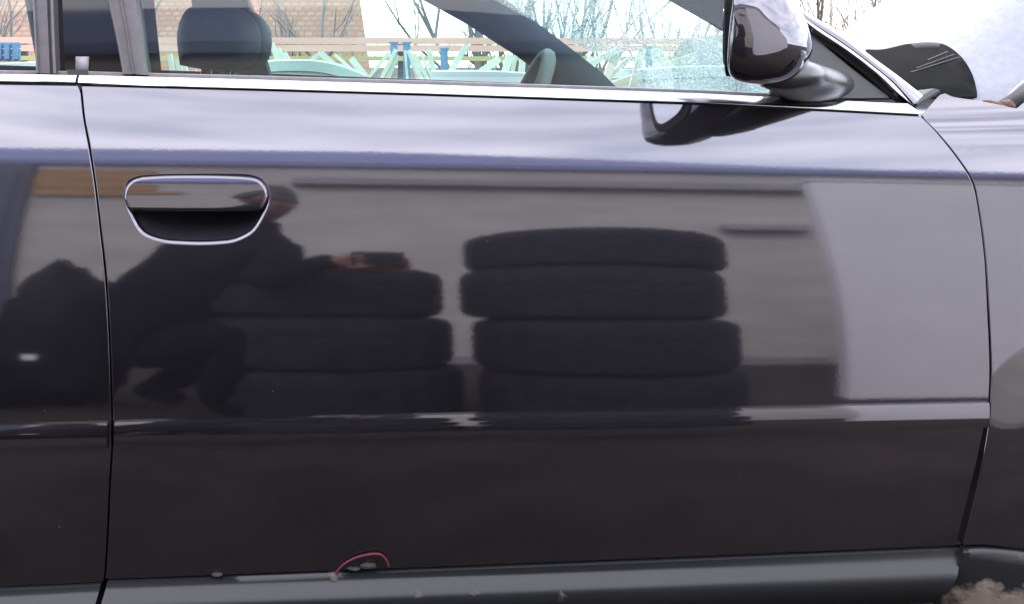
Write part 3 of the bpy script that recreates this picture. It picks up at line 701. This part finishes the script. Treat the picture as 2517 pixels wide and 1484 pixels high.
h1 = at(519, 90, .36); h2 = at(556, 96, 1.12)
headrest(h1.x, h1.z, .47, .107, .108, seat(.47, h1.x + .15))
headrest(h2.x + .01, h2.z, 1.24, .135, .145, seat(1.24, h2.x + .17))
# steering wheel and dashboard
mb = MB(); w0 = at(1262, 322, 1.15); ax = Vector((-1, -.0, .45)).normalized(); u = Vector((0, 1, 0)); v = ax.cross(u)
rr = .185; n = 40; rings = []
for k in range(n):
    a = 2 * math.pi * k / n; d = u * math.cos(a) + v * math.sin(a)
    rings.append([mb.vert(w0 + d * (rr + .016 * math.cos(b)) + ax * (.016 * math.sin(b))) for b in [2 * math.pi * i / 10 for i in range(10)]])
for k in range(n): mb.ringstrip(rings[k], rings[(k + 1) % n])
sw = mb.build('steering_wheel', M['dash'], car)
mb = MB(); mb.lathe([(.001, .03), (.05, .028), (.07, .01), (.07, -.02), (.001, -.03)], 20, Matrix.Translation(w0) @ ax.to_track_quat('Z', 'Y').to_matrix().to_4x4(), closed=False)
for a in (0, 2.4, 3.9):
    d = u * math.cos(a) + v * math.sin(a); mb.bar(w0 + d * .05, w0 + d * .18, .03, .012, ax)
mb.build('wheel_hub', M['interior'], sw)
mb = MB(); rows = []
for i in range(17):
    u_ = i / 16; y = .19 + (YF - .24) * u_
    hood = math.exp(-((y - 1.20) / .18) ** 2) * .035 + math.exp(-((y - .45) / .3) ** 2) * .0
    rows.append([mb.vert((x, y, z)) for x, z in ((.40, .70), (.34, .80), (.345, .855 + hood * .3), (.37, .882 + hood), (.42, .892 + hood * .8), (.50, .893 + hood * .2), (.62, .885), (.78, .86), (.86, .80))])
mb.grid(rows); mb.build('dashboard', M['dash'], car)
# bonnet, scuttle and wiper
mb = MB(); rows = []
for i in range(14):
    x = .64 + .9 * i / 13
    rows.append([mb.vert((x, y, .893 - .02 * (x - .64) - .09 * max(0, x - 1.1) ** 2 + .012 * math.sin(math.pi * (y - .15) / 1.5))) for y in [.16 + 1.5 * j / 14 for j in range(15)]])
mb.grid(rows); r2 = [[mb.vert(mb.v[i] - Vector((0, 0, .02))) for i in r] for r in rows]; mb.grid(r2)
mb.ringstrip([r[0] for r in rows] + [r[-1] for r in rows][::-1], [r[0] for r in r2] + [r[-1] for r in r2][::-1])
bon = mb.build('bonnet', M['paint'], car)
mb = MB(); mb.bar(at(2466, 262, .30), at(2560, 180, .36), .016, .012); mb.build('wiper_arm', M['arm'], bon)
mb = MB(); mb.bar(at(2492, 262, .31), at(2560, 205, .36), .007, .008); mb.build('wiper_blade', M['rubber'], bon)
mb = MB(); pts = smoothpoly([(2416, 254), (2432, 258), (2448, 265), (2466, 271), (2474, 275)], 3)
mb.tube([at(c, r, .155) for c, r in pts], [.003 + .005 * math.sin(math.pi * (i + 1) / (len(pts) + 1)) for i in range(len(pts))], 8)
mb.tube([at(2462, 262, .17), at(2478, 258, .2), at(2490, 262, .22)], [.006, .008, .004], 8)
mb.build('bonnet_hinge', M['rust'], bon)

# ================================================================== GROUND
mb = MB(); n = 60
def gz(x, y): return .012 * noise.noise(Vector((x * .9, y * .9, 0))) + .006 * noise.noise(Vector((x * 3, y * 3, 4)))
rows = []
xs = [-400, -120, -50, -25] + [-15 + .5 * i for i in range(61)] + [25, 50, 120, 400]; ys = [-400, -120, -50, -25] + [-12 + .5 * i for i in range(61)] + [30, 60, 120, 400]
for y in ys: rows.append([mb.vert((x, y, gz(x, y) if abs(x) < 15 and -12 < y < 18 else 0)) for x in xs])
mb.grid(rows); tag(mb.build('ground', M['ground']), kind='structure')

# ================================================================== BEHIND THE CAMERA (what the paint mirrors)
house = empty('yard_building', (0, -4.6, 0), 'grey plastered yard building under a blue grey roof, mirrored in the car door', 'building')
bpy.context.view_layer.update()
WY = -4.5
box('wall', (-7, WY - .3, -.05), (9, WY, 2.83), M['plaster'], house)
box('shade_and_trim', (-.6, WY + .001, 2.50), (6, WY + .09, 2.60), M['shade_and_trim'], house)  # dark strip built in place of the shadow line under the eave
box('plinth', (-2.1, WY + .001, -.05), (2.539, WY + .05, .10), M['shade_and_trim'], house)
box('bracket', (2.0, WY + .001, 1.88), (2.539, WY + .12, 1.96), M['shade_and_trim'], house)
mb = MB(); rows = []
for i in range(41):
    x = -8 + 17.5 * i / 40; zt = 3.315 - .055 * max(0, x); yo = .012 * (i % 2)
    y0 = WY + .04; z0 = 2.80
    rows.append([mb.vert((x, y, z)) for y, z in ((y0, z0), (y0 - .001, z0 + .07), (y0 - .25, z0 + .21 + yo), (-5.0, zt), (-5.05, zt), (-5.3, zt - .4), (-5.3, 2.7), (-4.6, 2.78))])
for a, b in zip(rows, rows[1:]): mb.ringstrip(a, b)
mb.face(*rows[0]); mb.face(*rows[-1]); mb.build('roof', M['slate'], house, sharp=30)
gd = box('garage_door', (-4.6, WY + .001, 0), (-2.24, WY + .06, 2.79), M['navy'], house)
for k in range(5): box('door_panel', (-4.5 + .45 * k, WY + .061, .1), (-4.12 + .45 * k, WY + .075, 2.65), M['navy'], gd)
sb = empty('timber_boards', (-1.8, WY + .05, 2.3), 'tan wooden boards fixed high on the grey wall beside the navy door', 'boards')
bpy.context.view_layer.update()
box('board', (-2.22, WY + .002, 2.42), (-1.46, WY + .03, 2.70), M['ply'], sb); box('board', (-2.2, WY + .002, 2.29), (-1.28, WY + .034, 2.41), M['ply'], sb)

yw = empty('yard_wall', (4, -2.6, 0), 'pale rendered yard wall with a square end, standing nearer the car than the grey building', 'wall'); bpy.context.view_layer.update()
box('wall', (1.685, -2.50, -.05), (8, -2.40, 1.83), M['white_wall'], yw, bevel=.02)
box('coping', (1.683, -2.503, 1.831), (8, -2.396, 1.85), M['white_wall'], yw, bevel=.008)

def tyre_mesh():
    bm_ = MB(); n = 56
    n = 72
    prof = [(.225, .03), (.245, .012), (.29, .004), (.345, .008), (.374, .022), (.386, .044), (.389, .07), (.389, .088), (.384, .090), (.384, .100), (.389, .102), (.390, .126), (.385, .128), (.385, .138), (.390, .140), (.389, .166), (.384, .168), (.384, .178), (.389, .180), (.389, .20), (.386, .222), (.374, .244), (.345, .258), (.29, .262), (.245, .254), (.225, .236)]
    rings = []
    for r, z in prof:
        rings.append([])
        for k in range(n):
            rr = r - (.014 if r > .385 and k % 3 == 0 else 0); rings[-1].append(bm_.vert((rr * math.cos(2 * math.pi * k / n), rr * math.sin(2 * math.pi * k / n), z)))
    for a, b in zip(rings, rings[1:]): bm_.ringstrip(a, b)
    bm_.ringstrip(rings[-1], rings[0])
    return bm_
base_t = tyre_mesh().build('tyre', M['tyre'], sharp=35); tme = base_t.data; bpy.data.objects.remove(base_t)
def tyre(x, y, z, h, label):
    o = bpy.data.objects.new('tyre', tme); COL.objects.link(o); o.location = (x, y, z - .005); o.scale = (1.09, 1.09, (h + .004) / .258); o.rotation_euler = (0, 0, random.random() * 6)
    tag(o, label, 'tyre', 'tyres stacked on the ground opposite the car')
YT = -1.93
for x, z, h, lab in ((.68, .005, .316, 'lowest tyre of the taller stack, standing on the ground'), (.66, .321, .316, 'second tyre from the ground in the taller stack'),
                     (.625, .637, .310, 'tyre just under the thin top tyre of the taller stack'), (.645, .947, .225, 'thin top tyre of the taller stack with silver tape on it')): tyre(x, YT, z, h, lab)
mb = MB(); 
for dx, w in ((-.02, .10), (.12, .16)): mb.box((.64 + dx, YT + .255, 1.173), (.64 + dx + w, YT + .30, 1.177))
tag(mb.build('silver_tape', M['steel'], smooth=False), 'pieces of silver tape stuck on the top tyre of the taller stack', 'tape')
for x, z, h, lab in ((-.21, .005, .316, 'lowest tyre of the shorter stack behind the person'), (-.24, .321, .316, 'middle tyre of the shorter stack behind the person'), (-.27, .637, .310, 'top tyre of the shorter stack behind the person')): tyre(x, YT - .1, z, h, lab)
def sack(x, y, rx, ry, h, label, sd):
    mb = MB(); rows = []
    for j in range(15):
        th = math.pi * (j + .02) / 14.04; rows.append([])
        for i in range(26):
            ph = 2 * math.pi * i / 26; d = Vector((math.sin(th) * math.cos(ph), math.sin(th) * math.sin(ph), math.cos(th)))
            q = 1 + .20 * noise.noise(d * 1.7 + Vector((sd, 0, 0))) + .20 * noise.noise(d * 4 + Vector((0, sd, 0))) + .12 * noise.noise(d * 9 + Vector((0, sd, 3)))
            rows[-1].append(mb.vert((x + d.x * rx * q, y + d.y * ry * q, max(.005, h * .5 + d.z * h * .5 * q))))
    for a, b in zip(rows, rows[1:]): mb.ringstrip(a, b)
    mb.cap(rows[0]); mb.cap(rows[-1]); tag(mb.build('refuse_sack', M['sack']), label, 'sack', 'black sacks lying by the person')
sack(-1.08, -2.02, .21, .24, .96, 'tall black refuse sack standing against the person', 1.3); sack(-1.36, -1.98, .27, .28, .54, 'black refuse sack between the tall sack and the flat sack', 4.1); sack(-1.85, -2.0, .36, .3, .40, 'flat black refuse sack farthest from the person', 7.7)

tag((lambda m_: (m_.box((-1.12, -1.70, .36), (-1.075, -1.696, .39)), m_.build('silver_label', M['steel'], smooth=False))[1])(MB()), 'small silver label stuck on the black refuse sack', 'label')
# person photographing, bent forward
def skinned(name, chains, m, parent, sub=2):
    me = bpy.data.meshes.new(name); V = []; E_ = []; RD = []; names = {}
    for ch in chains:
        prev = None
        for nm, p, r in ch:
            if nm in names and p is None: i = names[nm]
            else: V.append(p); RD.append(r); i = len(V) - 1; names[nm] = i
            if prev is not None: E_.append((prev, i))
            prev = i
    me.from_pydata(V, E_, []); o = bpy.data.objects.new(name, me); COL.objects.link(o)
    o.modifiers.new('skin', 'SKIN').use_smooth_shade = True
    if not me.skin_vertices: bpy.context.view_layer.objects.active = o; bpy.ops.mesh.customdata_skin_add()
    for i, d in enumerate(me.skin_vertices[0].data): d.radius = RD[i] if isinstance(RD[i], tuple) else (RD[i], RD[i]); d.use_root = (i == 0)
    s = o.modifiers.new('sub', 'SUBSURF'); s.levels = s.render_levels = sub
    dg = bpy.context.evaluated_depsgraph_get(); ev = o.evaluated_get(dg); me2 = bpy.data.meshes.new_from_object(ev)
    o.modifiers.clear(); o.data = me2; me2.materials.clear(); me2.materials.append(m)
    me2.polygons.foreach_set('use_smooth', [True] * len(me2.polygons))
    if name == 'body':
        for v in me2.vertices:
            k = noise.noise(v.co * 7) * .022 + noise.noise(v.co * 17) * .010
            v.co += v.normal * k
    if parent: o.parent = parent; o.matrix_parent_inverse = Matrix.Translation(-parent.matrix_world.translation)
    return o
per = empty('person', (-.8, -1.8, 0), 'person in a dark coat crouching to take the picture with a phone', 'person')
bpy.context.view_layer.update()
skinned('body', [
    [('pelvis', (-.86, -2.000, .46), .26), ('waist', (-.75, -1.930, .68), .25), ('chest', (-.60, -1.830, .91), .215), ('upper', (-.46, -1.780, 1.05), .15), ('neck', (-.40, -1.750, 1.18), .058), ('head', (-.40, -1.730, 1.25), .07)],
    [('pelvis', None, 0), ('hipa', (-.74, -1.900, .46), .18), ('kneea', (-.42, -1.740, .52), .115), ('anklea', (-.58, -1.800, .10), .07), ('toea', (-.42, -1.740, .045), .045)],
    [('pelvis', None, 0), ('hipb', (-.84, -2.120, .44), .18), ('kneeb', (-.58, -2.080, .34), .115), ('ankleb', (-.86, -2.100, .10), .07), ('toeb', (-.72, -2.060, .045), .045)],
    [('upper', None, 0), ('sha', (-.34, -1.680, 1.03), .085), ('elba', (-.36, -1.520, .83), .066), ('wra', (-.17, -1.44, .955), .042)],
    [('upper', None, 0), ('shb', (-.60, -1.880, 1.06), .09), ('elbb', (-.42, -1.670, .83), .066), ('wrb', (-.20, -1.52, .90), .042)]], M['coat'], per)
mb = MB(); rows = []; hc = Vector((-.40, -1.71, 1.33))
fx = Vector((.72, .5, -.35)).normalized(); up = Vector((.3, .18, .94)); up = (up - fx * up.dot(fx)).normalized(); sx_ = fx.cross(up)
for j in range(17):
    th = math.pi * (j + .05) / 16.1; rows.append([])
    for i in range(24):
        ph = 2 * math.pi * i / 24; a, b, c = math.sin(th) * math.cos(ph), math.sin(th) * math.sin(ph), math.cos(th)
        s = .1; f_ = a * .098; 
        if c < -.1: f_ *= 1 - .18 * (-c); 
        nose = .022 * math.exp(-((b / .16) ** 2) - ((c + .12) / .18) ** 2) if a > 0 else 0
        brow = .006 * math.exp(-((c - .15) / .1) ** 2) if a > .4 else 0
        eye = -.008 * (math.exp(-(((abs(b) - .33) / .14) ** 2) - ((c - .03) / .09) ** 2)) if a > 0 else 0
        lip = .006 * math.exp(-((b / .25) ** 2) - ((c + .52) / .06) ** 2) if a > 0 else 0
        rows[-1].append(mb.vert(hc + fx * (f_ + nose + brow + eye + lip) + sx_ * (b * .076 * (1 - .15 * max(0, -c))) + up * (c * .122)))
for a, b in zip(rows, rows[1:]): mb.ringstrip(a, b)
mb.cap(rows[0]); mb.cap(rows[-1])
hd = mb.build('head', M['skin'], per)
for sg in (-1, 1):
    mb = MB(); e0 = hc + sx_ * (.077 * sg) - fx * .005 - up * .01
    mb.lathe([(.001, 0), (.014, .004), (.02, .0), (.016, -.006), (.001, -.008)], 14, Matrix.Translation(e0) @ (sx_ * sg).to_track_quat('Z', 'Y').to_matrix().to_4x4(), closed=False); mb.build('ear', M['skin'], hd)
    mb = MB(); mb.lathe([(.001, .012), (.008, .008), (.0115, 0), (.008, -.008), (.001, -.012)], 12, Matrix.Translation(hc + fx * .083 + sx_ * .027 * sg + up * .006), closed=False); mb.build('eye', M['phone'], hd)
mb = MB(); rows = []
for j in range(11):
    th = math.pi * .62 * (j + .02) / 10; rows.append([])
    for i in range(26):
        ph = 2 * math.pi * i / 26; a, b, c = math.sin(th) * math.cos(ph), math.sin(th) * math.sin(ph), math.cos(th)
        lim = .30 if a > .3 else -1
        c2 = max(c, lim) if a > .3 else c
        q = 1.10 + .06 * noise.noise(Vector((a, b, c)) * 5)
        rows[-1].append(mb.vert(hc + fx * (a * .098 * q - .004) + sx_ * (b * .080 * q) + up * (c2 * .122 * q)))
for a, b in zip(rows, rows[1:]): mb.ringstrip(a, b)
mb.cap(rows[0]); mb.build('hair', M['hair'], hd)
# hands on the phone (the lens sits just in front of the phone's upper corner)
def hand(w, palm, tips, thumb):
    ch = [[('w', w, .026), ('p', palm, (.030, .022))]]
    for k, (b_, m_, t_) in enumerate(tips): ch.append([('p', None, 0), ('k%d' % k, b_, .0105), ('m%d' % k, m_, .0092), ('t%d' % k, t_, .0075)])
    ch.append([('p', None, 0), ('h1', thumb[0], .012), ('h2', thumb[1], .0095), ('h3', thumb[2], .008)])
    return skinned('hand', ch, M['skin'], per, 2)
hand((-.185, -1.44, .945), (-.15, -1.435, .94), [((-.128, -1.425, .955), (-.105, -1.404, .962), (-.088, -1.400, .958)), ((-.125, -1.428, .937), (-.10, -1.404, .943), (-.082, -1.400, .940)), ((-.125, -1.43, .920), (-.103, -1.408, .922), (-.088, -1.404, .922)), ((-.13, -1.435, .905), (-.112, -1.415, .902), (-.10, -1.41, .904))], ((-.145, -1.455, .965), (-.115, -1.455, .985), (-.09, -1.443, .988)))
hand((-.20, -1.52, .90), (-.03, -1.47, .90), [((-.005, -1.455, .93), (.022, -1.43, .945), (.028, -1.412, .955)), ((.0, -1.455, .915), (.028, -1.43, .925), (.033, -1.410, .935)), ((.0, -1.455, .90), (.03, -1.43, .905), (.034, -1.412, .915)), ((-.005, -1.46, .885), (.022, -1.44, .885), (.030, -1.42, .892))], ((-.045, -1.455, .925), (-.03, -1.44, .955), (-.01, -1.43, .965)))
ph = empty('mobile_phone', (-.05, -1.412, .95), 'black mobile phone held out level in both hands', 'phone'); bpy.context.view_layer.update()
box('phone_body', (-.125, -1.4125, .915), (.02, -1.4045, .985), M['phone'], ph, bevel=.003)
mb = MB(); mb.lathe([(.001, .0012), (.007, .0012), (.009, 0), (.001, 0)], 16, Matrix.Translation((0, -1.4044, .97)) @ Matrix.Rotation(R(90), 4, 'X')); mb.build('camera_lens', M['gloss_black'], ph)

# ================================================================== BEYOND THE CAR
# tiled outbuilding
tb = empty('tiled_house', (-1.8, 13, 0), 'low house with a steep brown tiled roof beyond the car window', 'house'); bpy.context.view_layer.update()
e0 = at(905, 146, 11.6); t0 = at(884, 0, 12.4); xr0 = e0.x; zt = 3.2
mb = MB(); sl_ = (t0.y - e0.y) / (t0.z - e0.z); n = 40; rows = []
for j in range(n + 1):
    z = .55 + (zt - .55) * j / n; y = e0.y + (z - e0.z) * sl_; xr = xr0 + (z - e0.z) * (t0.x - e0.x) / (t0.z - e0.z)
    st = .0
    rows.append([mb.vert((x, y - .02 * 0, z)) for x in (-7, -3, -2, xr)]); 
    if j < n: rows.append([mb.vert((x, y + .02, z)) for x in (-7, -3, -2, xr)]) if False else None
rows = [r for r in rows if r]; mb.grid(rows)
b = [[mb.vert(mb.v[i] + Vector((0, .15, 0))) for i in r] for r in rows]; mb.grid(b); mb.grid([[r[-1] for r in rows], [r[-1] for r in b]])
mb.uv = lambda c: (c.x, c.z); mb.build('roof', M['tiles'], tb, smooth=False)
box('wall', (-6.8, 11.9, 0), (xr0 - .2, 15, .8), M['house_wall'], tb)
# fence
def px_bar(mb, c0, r0, c1, r1, y0, y1, w, t): mb.bar(at(c0, r0, y0), at(c1, r1, y1), w, t)
fe = empty('rail_fence', (0, 6, 0), 'orange rail fence with lower yellow boards behind the car', 'fence'); bpy.context.view_layer.update()
for (ra, rb_, m, th) in ((99, 104, 'rail', .030), (118, 121, 'rail', .026), (143, 146, 'yellow', .028)):
    mb = MB(); mb.bar(at(-700, ra, 6), at(2900, rb_ + 4, 6), .03, th if m == 'rail' else .03, Vector((0, 1, 0))) if False else mb.bar(at(-700, ra, 6), at(2900, rb_, 6), .042 if m == 'rail' else .03, .025)
    mb.build('rail', M[m], fe, smooth=False)
for c in (-380, 60, 985, 1290, 1900):
    p = at(c, 80, 6.05); mb = MB(); mb.box((p.x - .02, 6.03, 0), (p.x + .02, 6.07, 1.14)); mb.build('fence_post', M['post'], fe, smooth=False)
# tubs
def tub(c, rim, wpx, y, m, label, tiltd=0, h=.62, sag=0):
    p = at(c, rim, y); r = wpx * .5 * K * (y + D) / D; T = Matrix.Translation(p) @ Matrix.Rotation(R(tiltd), 4, 'Y')
    mb = MB(); mb.lathe([(r * .02, -h), (r * .80, -h), (r * .84, -h + .02), (r * .97, -.06), (r * .97, -.045), (r * 1.03, -.04), (r * 1.04, 0), (r * 1.0, .004), (r * .96, -.01), (r * .94, -.06), (r * .8, -h + .03), (r * .02, -h + .03)], 48, T)
    for v in mb.v:
        u_ = (v.x - p.x) / r
        if v.z > p.z - .3: v.z -= sag * u_ * u_ * (1 if u_ > 0 else .35)
    tag(mb.build('plastic_tub', m, sharp=50), label, 'tub', 'plastic tubs standing behind the car')
tub(765, 150, 262, 3.2, M['tub'], 'pale green round tub behind the car, left of the leaning profiles', 2, .98, .05)
tub(1195, 176, 262, 3.2, M['grey_tub'], 'pale grey round tub seen past the steering wheel', 1, .96, .012)
tub(1690, 164, 240, 3.3, M['grey_tub'], 'pale grey round tub seen through the windscreen', -2, .97, .02)
tub(1560, 172, 120, 3.9, M['tub'], 'small green tub half hidden by the grey tub at the windscreen', 0, .95)
tub(20, 158, 140, 3.4, M['grey_tub'], 'grey tub seen through the rear door window', -3, .97)
# leaning plastic profiles
def A(zx, zy): return (605 + zx * .2768, zy * .2768)
def B(zx, zy): return (1191.6 + zx * .2768, zy * .2768)
def Cc(zx, zy): return (zx * .278, zy * .278)
clusters = [
 ('standing in the pale green tub', 3.25, .035, [(A(225, 385), A(275, 520)), (A(275, 440), A(325, 520)), (A(340, 465), A(375, 520)), (A(660, 475), A(735, 540)), (A(665, 475), A(600, 525)), (A(785, 485), A(880, 570)), (A(930, 520), A(1080, 700))]),
 ('leaning between the green tub and the grey tub', 3.7, .034, [(A(1330, 440), A(1200, 700)), (A(1340, 490), A(1255, 700)), (A(1410, 450), A(1432, 705)), (A(1440, 450), A(1560, 710)), (A(1490, 480), A(1590, 660)), (A(1550, 480), A(1650, 690)), (A(1620, 440), A(1665, 640)), (A(1270, 470), A(1130, 640))]),
 ('standing in the grey tub by the steering wheel', 3.25, .045, [(A(1960, 400), A(1810, 650)), (A(2345, 490), A(2300, 640)), (A(2400, 475), A(2365, 640)), (A(2250, 525), A(2090, 640)), (A(2455, 530), A(2445, 640))]),
 ('seen through the wet windscreen above its grey tub', 3.45, .05, [(B(1190, 440), B(990, 545)), (B(1175, 440), B(1115, 610)), (B(1290, 510), B(1195, 600)), (B(1400, 430), B(1355, 610)), (B(1505, 435), B(1525, 610)), (B(1565, 435), B(1585, 610)), (B(1890, 495), B(1750, 545)), (B(950, 505), B(915, 560))]),
 ('between the headrest and the window frame', 3.4, .035, [(Cc(1500, 480), Cc(1530, 650)), (Cc(1570, 530), Cc(1600, 650)), (Cc(1620, 560), Cc(1660, 650))]),
]
for where, y, w, lst in clusters:
    order = {k: i for i, k in enumerate(sorted(range(len(lst)), key=lambda k: lst[k][0][0]))}
    for k, (a, b) in enumerate(lst):
        a_ = at(*a, y + .02 * k); b_ = at(*b, y + .02 * k); d = (b_ - a_).normalized(); ext = b_ + d * .35
        mb = MB(); mb.bar(a_, ext, w * (.52 + .2 * math.sin(k * 2.3)), .02)
        nm = 'off white plastic profile ' + where + ', ' + ['leftmost', 'second from left', 'third from left', 'fourth from left', 'fifth from left', 'sixth from left', 'seventh from left', 'eighth from left'][order[k]]
        tag(mb.build('plastic_profile', M['pvc'], smooth=False), nm, 'profile', 'plastic profiles ' + where)
for c, r0, r1, y, lab in ((1000, 108, 200, 3.9, 'blue steel post amid the leaning profiles'), (968, 108, 122, 3.9, 'short blue stub left of the blue post'), (1092, 122, 178, 3.9, 'blue steel post right of the leaning profiles'), (1598, 118, 165, 3.9, 'blue steel post seen through the windscreen'), (652, 108, 145, 3.9, 'blue post end beside the far door pillar')):
    p = at(c, r0, y); q = at(c, r1 + 40, y); mb = MB(); mb.box((p.x - .017, y, q.z), (p.x + .017, y + .03, p.z)); mb.box((p.x - .022, y - .004, p.z), (p.x + .022, y + .034, p.z + .008))
    tag(mb.build('steel_post', M['blue'], smooth=False), lab, 'post')
bc = empty('blue_crate', at(18, 140, 4.2), 'blue slatted crate seen through the rear door window', 'crate'); bpy.context.view_layer.update()
for k in range(4):
    p = at(-22 + 20 * k, 108, 4.2); q = at(-22 + 20 * k, 146, 4.2); mb = MB(); mb.box((p.x - .012, 4.19, q.z), (p.x + .012, 4.21, p.z)); mb.build('slat', M['blue'], bc, smooth=False)
for r in (112, 128, 144):
    p = at(-40, r, 4.2); q = at(46, r, 4.2); mb = MB(); mb.box((p.x, 4.211, p.z - .014), (q.x, 4.23, p.z + .014)); mb.build('rail', M['blue'], bc, smooth=False)
# bare shrubs and trees
def bare(name, base, h, n, spread, m, label, seed, depth=3, r0=.03):
    rnd = random.Random(seed); e = empty(name, base, label, 'tree' if 'tree' in name else 'shrub', 'bare trees and shrubs beyond the yard'); bpy.context.view_layer.update()
    tr = MB(); cr_ = MB()
    def grow(p, d, L, r, lvl, mbx):
        pts = [p]; q = p.copy(); dd = d.copy()
        for _ in range(4):
            dd = (dd + Vector((rnd.uniform(-.22, .22), rnd.uniform(-.22, .22), rnd.uniform(-.06, .16)))).normalized(); q = q + dd * (L / 4); pts.append(q.copy())
        mbx.tube(pts, [r * (1 - .16 * i) for i in range(5)], 5 if lvl < 2 else 4, caps=False)
        if lvl < depth:
            for k in range(rnd.randint(3, 4)):
                i = rnd.randint(1, 4); nd = (dd + Vector((rnd.uniform(-1, 1), rnd.uniform(-1, 1), rnd.uniform(-.1, .7))) * .75).normalized()
                grow(pts[i], nd, L * rnd.uniform(.5, .75), r * .5, lvl + 1, cr_)
    for k in range(n):
        b_ = Vector(base) + Vector((rnd.uniform(-spread, spread), rnd.uniform(-.3, .3), 0))
        grow(b_, Vector((rnd.uniform(-.25, .25), rnd.uniform(-.1, .1), 1)).normalized(), h * rnd.uniform(.45, .6), r0 * rnd.uniform(.6, 1), 0, tr)
    tr.build('trunk', m, e); cr_.build('crown', m, e)
def gx(c, y): return at(c, 100, y).x
bare('bare_shrub', (gx(20, 8), 8, 0), 2.3, 5, .5, M['bark'], 'bare shrub seen through the rear door window', 1)
bare('bare_shrub', (gx(420, 9), 9, 0), 2.4, 3, .5, M['bark'], 'bare shrub in front of the tiled roof beside the headrest', 8)
bare('bare_shrub', (gx(690, 9.5), 9.5, 0), 2.2, 4, .5, M['bark'], 'bare shrub in front of the tiled roof right of the far door pillar', 2)
bare('bare_shrub', (gx(1010, 9), 9, 0), 1.7, 4, .45, M['bark_pale'], 'pale bare shrub right of the tiled roof', 3)
bare('bare_tree', (gx(1165, 8), 8, 0), 3.4, 2, .3, M['bark'], 'bare tree with crossing branches by the far windscreen pillar', 5, r0=.05)
bare('bare_tree', (gx(1245, 9), 9, 0), 3.8, 1, .1, M['bark'], 'bare tree trunk close to the far windscreen pillar', 6, r0=.10)
bare('bare_shrub', (gx(1600, 8), 8, 0), 2.2, 26, 1.7, M['bark'], 'dense bare shrub blurred by the wet windscreen', 7, depth=3)
bare('bare_tree', (gx(2190, 14), 14, 0), 4.6, 9, 1.3, M['bark_pale'], 'pale bare branches above the windscreen pillar', 11, r0=.04)
# white car parked beyond
wc = empty('silver_car', (2.6, 3.6, 0), 'pale silver parked car with dark curved side window behind the bonnet', 'car'); bpy.context.view_layer.update()
Yw = 2.8
mb = MB(); rows = []
prof = [(.30, .06), (.45, 0), (.70, -.02), (.86, .0), (.95, .03), (1.15, .10), (1.32, .17), (1.40, .26), (1.44, .5)]
for i in range(25):
    u_ = i / 24; x = 1.35 + 3.2 * u_; endk = max(0, (x - 4.1)) ** 2 * .6 + max(0, 1.7 - x) ** 2 * .8
    ztop = 1.10 + .36 * sst(2.02, 2.6, x)
    row = [(x, Yw + o + endk * .5, z if z < .87 else .86 + (z - .86) * (ztop - .86) / .58) for z, o in prof]
    rows.append([mb.vert(p) for p in row] + [mb.vert((p[0], 2 * (Yw + .85) - p[1], p[2])) for p in row[::-1]])
mb.grid(rows); mb.face(*rows[0]); mb.face(*rows[-1]); mb.build('body', M['white_paint'], wc, sharp=60)
wo_ = smoothpoly([(2130, 122), (2171, 122), (2230, 109), (2285, 104), (2325, 112), (2362, 140), (2388, 180), (2400, 222), (2401, 240)], 5) + [(2330, 241), (2250, 241), (2130, 238)]
def WS(x, z):
    z = max(.31, min(1.43, z))
    if z > .86: z = min(1.43, .86 + (z - .86) * .58 / (1.10 + .36 * sst(2.02, 2.6, x) - .86))
    for (a, o1), (b, o2) in zip(prof, prof[1:]):
        if z <= b: return Yw + o1 + (o2 - o1) * (z - a) / (b - a)
    return Yw + .5
win = prism('window', wo_, WS, .016, .018, M['dark_glass'], wc)
mb = MB(); 
for (a, b) in (((2252, 168), (2346, 134)), ((2238, 178), (2358, 141)), ((2280, 148), (2330, 127))):
    p = px2w(*a, WS, .019); q = px2w(*b, WS, .019); mb.bar(p, q, .004, .003)
mb.build('mirrored_slats', M['arm'], win, smooth=False)  # thin bars modelled for the fence slats reflected in this window
for x in (1.95, 4.0):
    mb = MB(); T = Matrix.Translation((x, Yw + .02, .31)) @ Matrix.Rotation(R(90), 4, 'X')
    mb.lathe([(.19, -.16), (.29, -.16), (.31, -.13), (.31, .03), (.29, .06), (.19, .06)], 32, T); wh = mb.build('wheel', M['tyre'], wc, sharp=40)
    mb = MB(); mb.lathe([(.001, .03), (.17, .04), (.189, .05), (.189, -.1), (.001, -.1)], 24, T, closed=False); mb.build('rim', M['steel'], wh)
